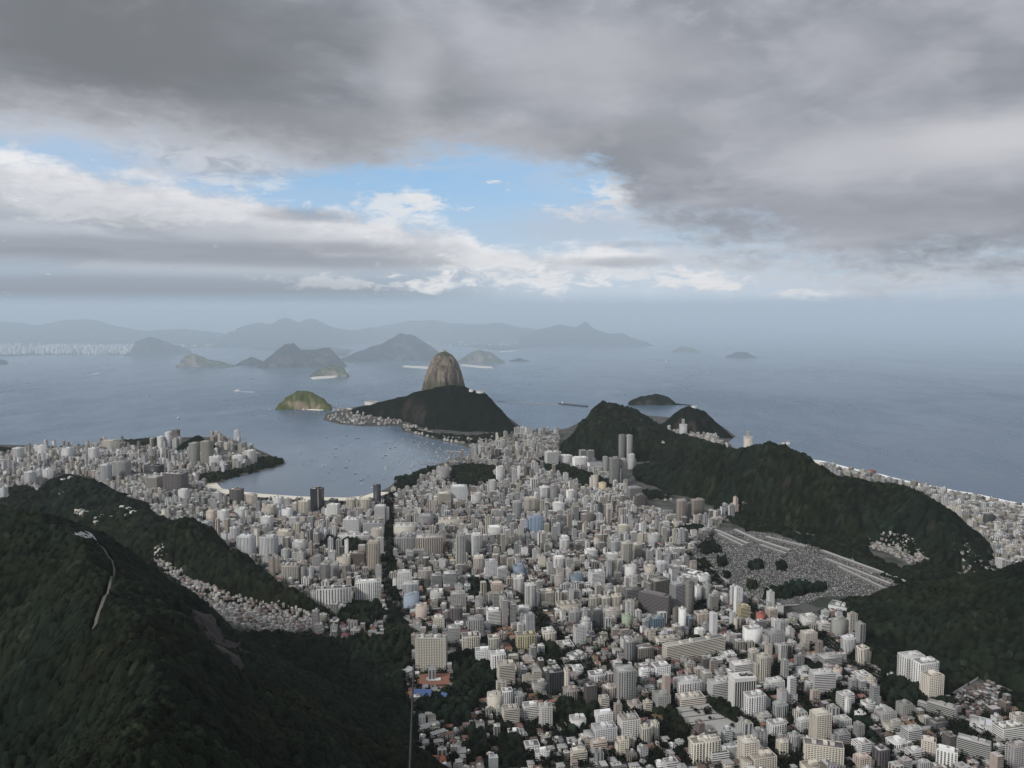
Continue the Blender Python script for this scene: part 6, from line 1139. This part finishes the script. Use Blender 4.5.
LB = [('small white sailing boat moored among many others in the inner bay', 'white sailing boats moored in the inner bay'), ('small dark hulled sailing boat moored among many others in the inner bay', 'dark hulled boats moored in the inner bay'), ('small white motor boat moored among many others in the inner bay', 'white motor boats moored in the inner bay')]
BAY = [(296, 452), (330, 436), (398, 436), (440, 445), (466, 453), (450, 459), (432, 465), (412, 474), (392, 480), (372, 488), (330, 484), (300, 470)]
firstB = [True]*3; c_ = 0; t_ = 0
while c_ < 285 and t_ < 6000:
    t_ += 1; u = random.random(); p, q = (random.uniform(385, 466), random.uniform(438, 472)) if u < .68 else (random.uniform(296, 460), random.uniform(436, 488))
    if not inp(p, q, BAY): continue
    g = at(p, q, 0); 
    if look(LAND, g[0], g[1]) > -15: continue
    k = random.choice((0, 0, 0, 1, 2, 2)) if p > 370 else random.choice((1, 1, 0)); o = PB[k]
    if not firstB[k]:
        o = PB[k].copy(); C.objects.link(o)
        for ch in PB[k].children: d = ch.copy(); C.objects.link(d); d.parent = o
    firstB[k] = False; c_ += 1
    o.location = (g[0], g[1], 0); o.rotation_euler = (0, 0, random.uniform(.2, .9)); s = random.choice((.45, .55, .65, .8, 1.1)); o.scale = (s, s, s); tag(o, LB[k][0], 'boat', LB[k][1])
def ship(px, py, L, rot, label, wake=0, name='ship'):
    g = at(px, py, 0); o = boat(L, False, False); o.name = name; o.location = g; o.rotation_euler = (0, 0, rot); boxes('upper_deck', [(-.2*L, .05*L, -.07*L, .07*L, .2405*L, .30*L)], M['hull'], o); tag(o, label, name)
    if wake:
        m = 16; V = []; 
        for i in range(m):
            t = i/(m-1); w = L*(.14+.28*t*(1-.6*t)); j = (vnoise(np.array(i*1.3), np.array(2.), 3)-.5)*L*.1; V += [(-.35*L-wake*t, -w+j, .25*(1-t)), (-.35*L-wake*t, w*.7+j, .25*(1-t)+.01)]
        r = mesh('wake', V, [(2*i, 2*i+1, 2*i+3, 2*i+2) for i in range(m-1)], M['foam']); r.location = (g[0], g[1], .3); r.rotation_euler = (0, 0, rot); tag(r, 'white churned wake trailing the '+label.split(' ')[0]+' '+name+' on the open bay', 'wake', kind='stuff')
ship(237, 391.5, 62, 2.8, 'white ferry crossing the middle of the bay with a bright wake', 150, 'ferry'); ship(97, 374.6, 70, .1, 'pale ship far out near the distant city shore', 60); ship(147.7, 396, 26, .3, 'lone white boat out in the open bay'); ship(178.7, 418.3, 30, 1.4, 'white boat nearest the tower point'); ship(666, 361.5, 60, 1.2, 'white sailing ship out on the ocean'); ship(377, 382.5, 40, .2, 'small white boat between the dome and the islet'); ship(270, 410, 24, .4, 'small white boat off the sunlit green headland'); ship(27.5, 363.5, 70, .2, 'dark speck of a ship near the edge islet')
# ------------------------------------------------------------------ trees one can tell apart
def crown_mesh(seed, n_=170):
    r = np.random.default_rng(seed); lobes = [(r.normal(0, .26), r.normal(0, .26), .62+r.normal(0, .13), r.uniform(.22, .36)) for _ in range(7)]; V = []; cc = []
    for i in range(n_):
        lx, ly, lz, lr = lobes[i % 7]; u = r.normal(0, 1, 3); u /= np.linalg.norm(u); c = np.array((lx, ly, lz)) + u*lr*r.uniform(.55, 1.05)*[1, 1, .75]
        a = r.normal(0, 1, 3); a /= np.linalg.norm(a); b_ = np.cross(a, r.normal(0, 1, 3)); b_ /= np.linalg.norm(b_); s = r.uniform(.07, .15); V += [c-a*s, c+b_*s*.7, c+a*s, c-b_*s*.7]; t = r.uniform(.55, 1.6); cc += [(t*r.uniform(.85, 1.2), t, t*.9)]*4
    return np.array(V), np.arange(4*n_).reshape(n_, 4), np.array(cc)
def tree0(seed):
    o = empty('tree', (0, 0, 0)); V, Fc, cc = crown_mesh(seed); mesh('crown', V, Fc, M['leaf_tree'], o, vcols=cc); W_ = []; Fs = []
    def limb(p, q, r0, r1):
        n = len(W_); d = np.array(q)-np.array(p); d /= np.linalg.norm(d); s = np.cross(d, (.3, .9, .1)); s /= np.linalg.norm(s); t = np.cross(d, s)
        for e, r in ((p, r0), (q, r1)):
            for k in range(5): a = k/5*6.283; W_.append(np.array(e)+r*(math.cos(a)*s+math.sin(a)*t))
        Fs.extend([(n+k, n+(k+1) % 5, n+5+(k+1) % 5, n+5+k) for k in range(5)])
    limb((0, 0, -.05), (.01, 0, .42), .035, .024); r = random.Random(seed)
    for k in range(4): a = k*1.57+r.random(); limb((.01, 0, .34+.03*k), (math.cos(a)*.24, math.sin(a)*.24, .62), .016, .006)
    mesh('trunk', W_, Fs, M['bark'], o); return o
PT = [tree0(3), tree0(14), tree0(25), tree0(36)]; fT = [True]*4; NT = 0
def tree(x, y, z, h, label, group):
    global NT
    k = random.randrange(4); o = PT[k]
    if not fT[k]:
        o = PT[k].copy(); C.objects.link(o)
        for ch in PT[k].children: d = ch.copy(); C.objects.link(d); d.parent = o
    fT[k] = False; NT += 1; o.location = (x, y, z-.3); o.rotation_euler = (0, 0, random.uniform(0, 6.28)); w = random.uniform(.9, 1.35); o.scale = (h*w, h*w, h); tag(o, label, 'tree', group)
# street trees along the roads, then garden trees in the gaps
for (Q, w), lab, gr in zip(ROAD_G, ('street tree lining the straight avenue to the bay', 'street tree lining the avenue behind the bay beach', 'street tree lining the road past the cemetery and white towers', 'street tree lining the winding street between the blocks', 'street tree lining the street past the black glass tower'), ('trees of the straight avenue', 'trees of the beach avenue', 'trees of the cemetery road', 'trees of the winding street', 'trees of the black tower street')):
    d = np.concatenate([[0], np.cumsum(np.linalg.norm(np.diff(Q, axis=0), axis=1))]); s = 8.
    while s < d[-1] and NT < 170:
        x, y = np.interp(s, d, Q[:, 0]), np.interp(s, d, Q[:, 1]); s += random.uniform(18, 40); sd = random.choice((-1, 1)); x += sd*(w/2+2.5)
        if y < 1120 or taken(x, y, 1.5): continue
        tree(x, y, float(look(DEM, x, y)), random.uniform(9, 15), lab, gr)
tries = 0
while NT < 295 and tries < 20000:
    tries += 1; p, q = random.uniform(395, 1024), 768-abs(random.gauss(0, 75))
    if q < 560 or not inp(p, q, CITY): continue
    g = spot_g(p, q)
    if taken(g[0], g[1], 3.5) or look(DEM, g[0], g[1]) > g[2]+2: continue
    take((g[0], g[1], 3., 3., 0.)); tree(g[0], g[1], g[2], random.uniform(8, 15), 'dark rounded tree in a gap between buildings of the lower city', 'garden trees of the lower city')
# the rest of the trees as ground cover between the blocks
Vt, Ft, Ct = crown_mesh(77, 36); VV, FF, CC = [], [], []; n_ = 0; tries = 0
while n_ < 9500 and tries < 90000:
    tries += 1; p, q = random.uniform(0, 1024), random.uniform(448, 768)
    if not inp(p, q, CITY): continue
    g = spot_g(p, q)
    if inp(p, q, field) or taken(g[0], g[1], 2.2) or look(DEM, g[0], g[1]) > g[2]+2 or look(LAND, g[0], g[1]) < 45: continue
    h = random.uniform(6, 12); a = random.uniform(0, 6.28); R = np.array([[math.cos(a), -math.sin(a), 0], [math.sin(a), math.cos(a), 0], [0, 0, 1]])
    VV.append((Vt*[h*1.2, h*1.2, h]*1.25)@R.T + [g[0], g[1], g[2]-h*.3]); FF.append(Ft+len(Vt)*n_); CC.append(Ct*random.uniform(.7, 1.2)); n_ += 1
tag(mesh('foliage', np.concatenate(VV), np.concatenate(FF), M['leaf_tree'], vcols=np.concatenate(CC)), 'countless small dark trees and bushes between the city buildings', 'foliage', kind='stuff')
# ------------------------------------------------------------------ the steel mast by the viewpoint
top, bot = deep(413.6, 671, 30), deep(409.5, 775, 30.6); d = (bot-top)/np.linalg.norm(bot-top); foot = bot + d*14; o = empty('mast', tuple(foot)); ax = Vector(tuple(top-foot)); L = ax.length; qn = ax.to_track_quat('Z', 'Y'); o.rotation_mode = 'QUATERNION'; o.rotation_quaternion = qn
def tube(name, z0, z1, r0, r1, m, n=12):
    V = [(math.cos(k/n*6.283)*r, math.sin(k/n*6.283)*r, z) for z, r in ((z0, r0), (z1, r1)) for k in range(n)]
    return mesh(name, V, [(k, (k+1) % n, n+(k+1) % n, n+k) for k in range(n)]+[tuple(range(n))[::-1], tuple(range(n, 2*n))], m, o, smooth=False)
tube('pole', 0, L*.72, .085, .06, M['pole']); tube('upper_pole', L*.72, L, .045, .034, M['pole']); tube('collar', L*.715, L*.725, .08, .08, M['dark']); tube('cap', L, L+.25, .06, .03, M['dark'])
tag(o, 'slim grey steel mast rising from the slope below the viewpoint', 'mast')
# ------------------------------------------------------------------ air
m = bpy.data.materials.new('haze'); m.use_nodes = True; ht = m.node_tree; ht.nodes.clear(); pv = ht.nodes.new('ShaderNodeVolumePrincipled'); out = ht.nodes.new('ShaderNodeOutputMaterial')
pv.inputs['Color'].default_value = (.86, .94, 1., 1); pv.inputs['Density'].default_value = HAZE; pv.inputs['Anisotropy'].default_value = 0.
ht.links.new(pv.outputs[0], out.inputs['Volume'])
m2 = m.copy(); m2.name = 'rain_mist'; m2.node_tree.nodes[pv.name].inputs['Density'].default_value = RAIN; m2.node_tree.nodes[pv.name].inputs['Color'].default_value = (.78, .90, 1., 1)
tag(boxes('rain_shower', [(-61000, 61000, 6300, 61500, -40, 850)], m2), 'grey blue rain and mist hanging over the far shore and the open sea', 'rain', kind='stuff')
tag(boxes('haze', [(-62000, 62000, -5000, 62000, -45, 745)], m), 'thin even haze lying over the city, the bay and the sea', 'haze', kind='stuff')
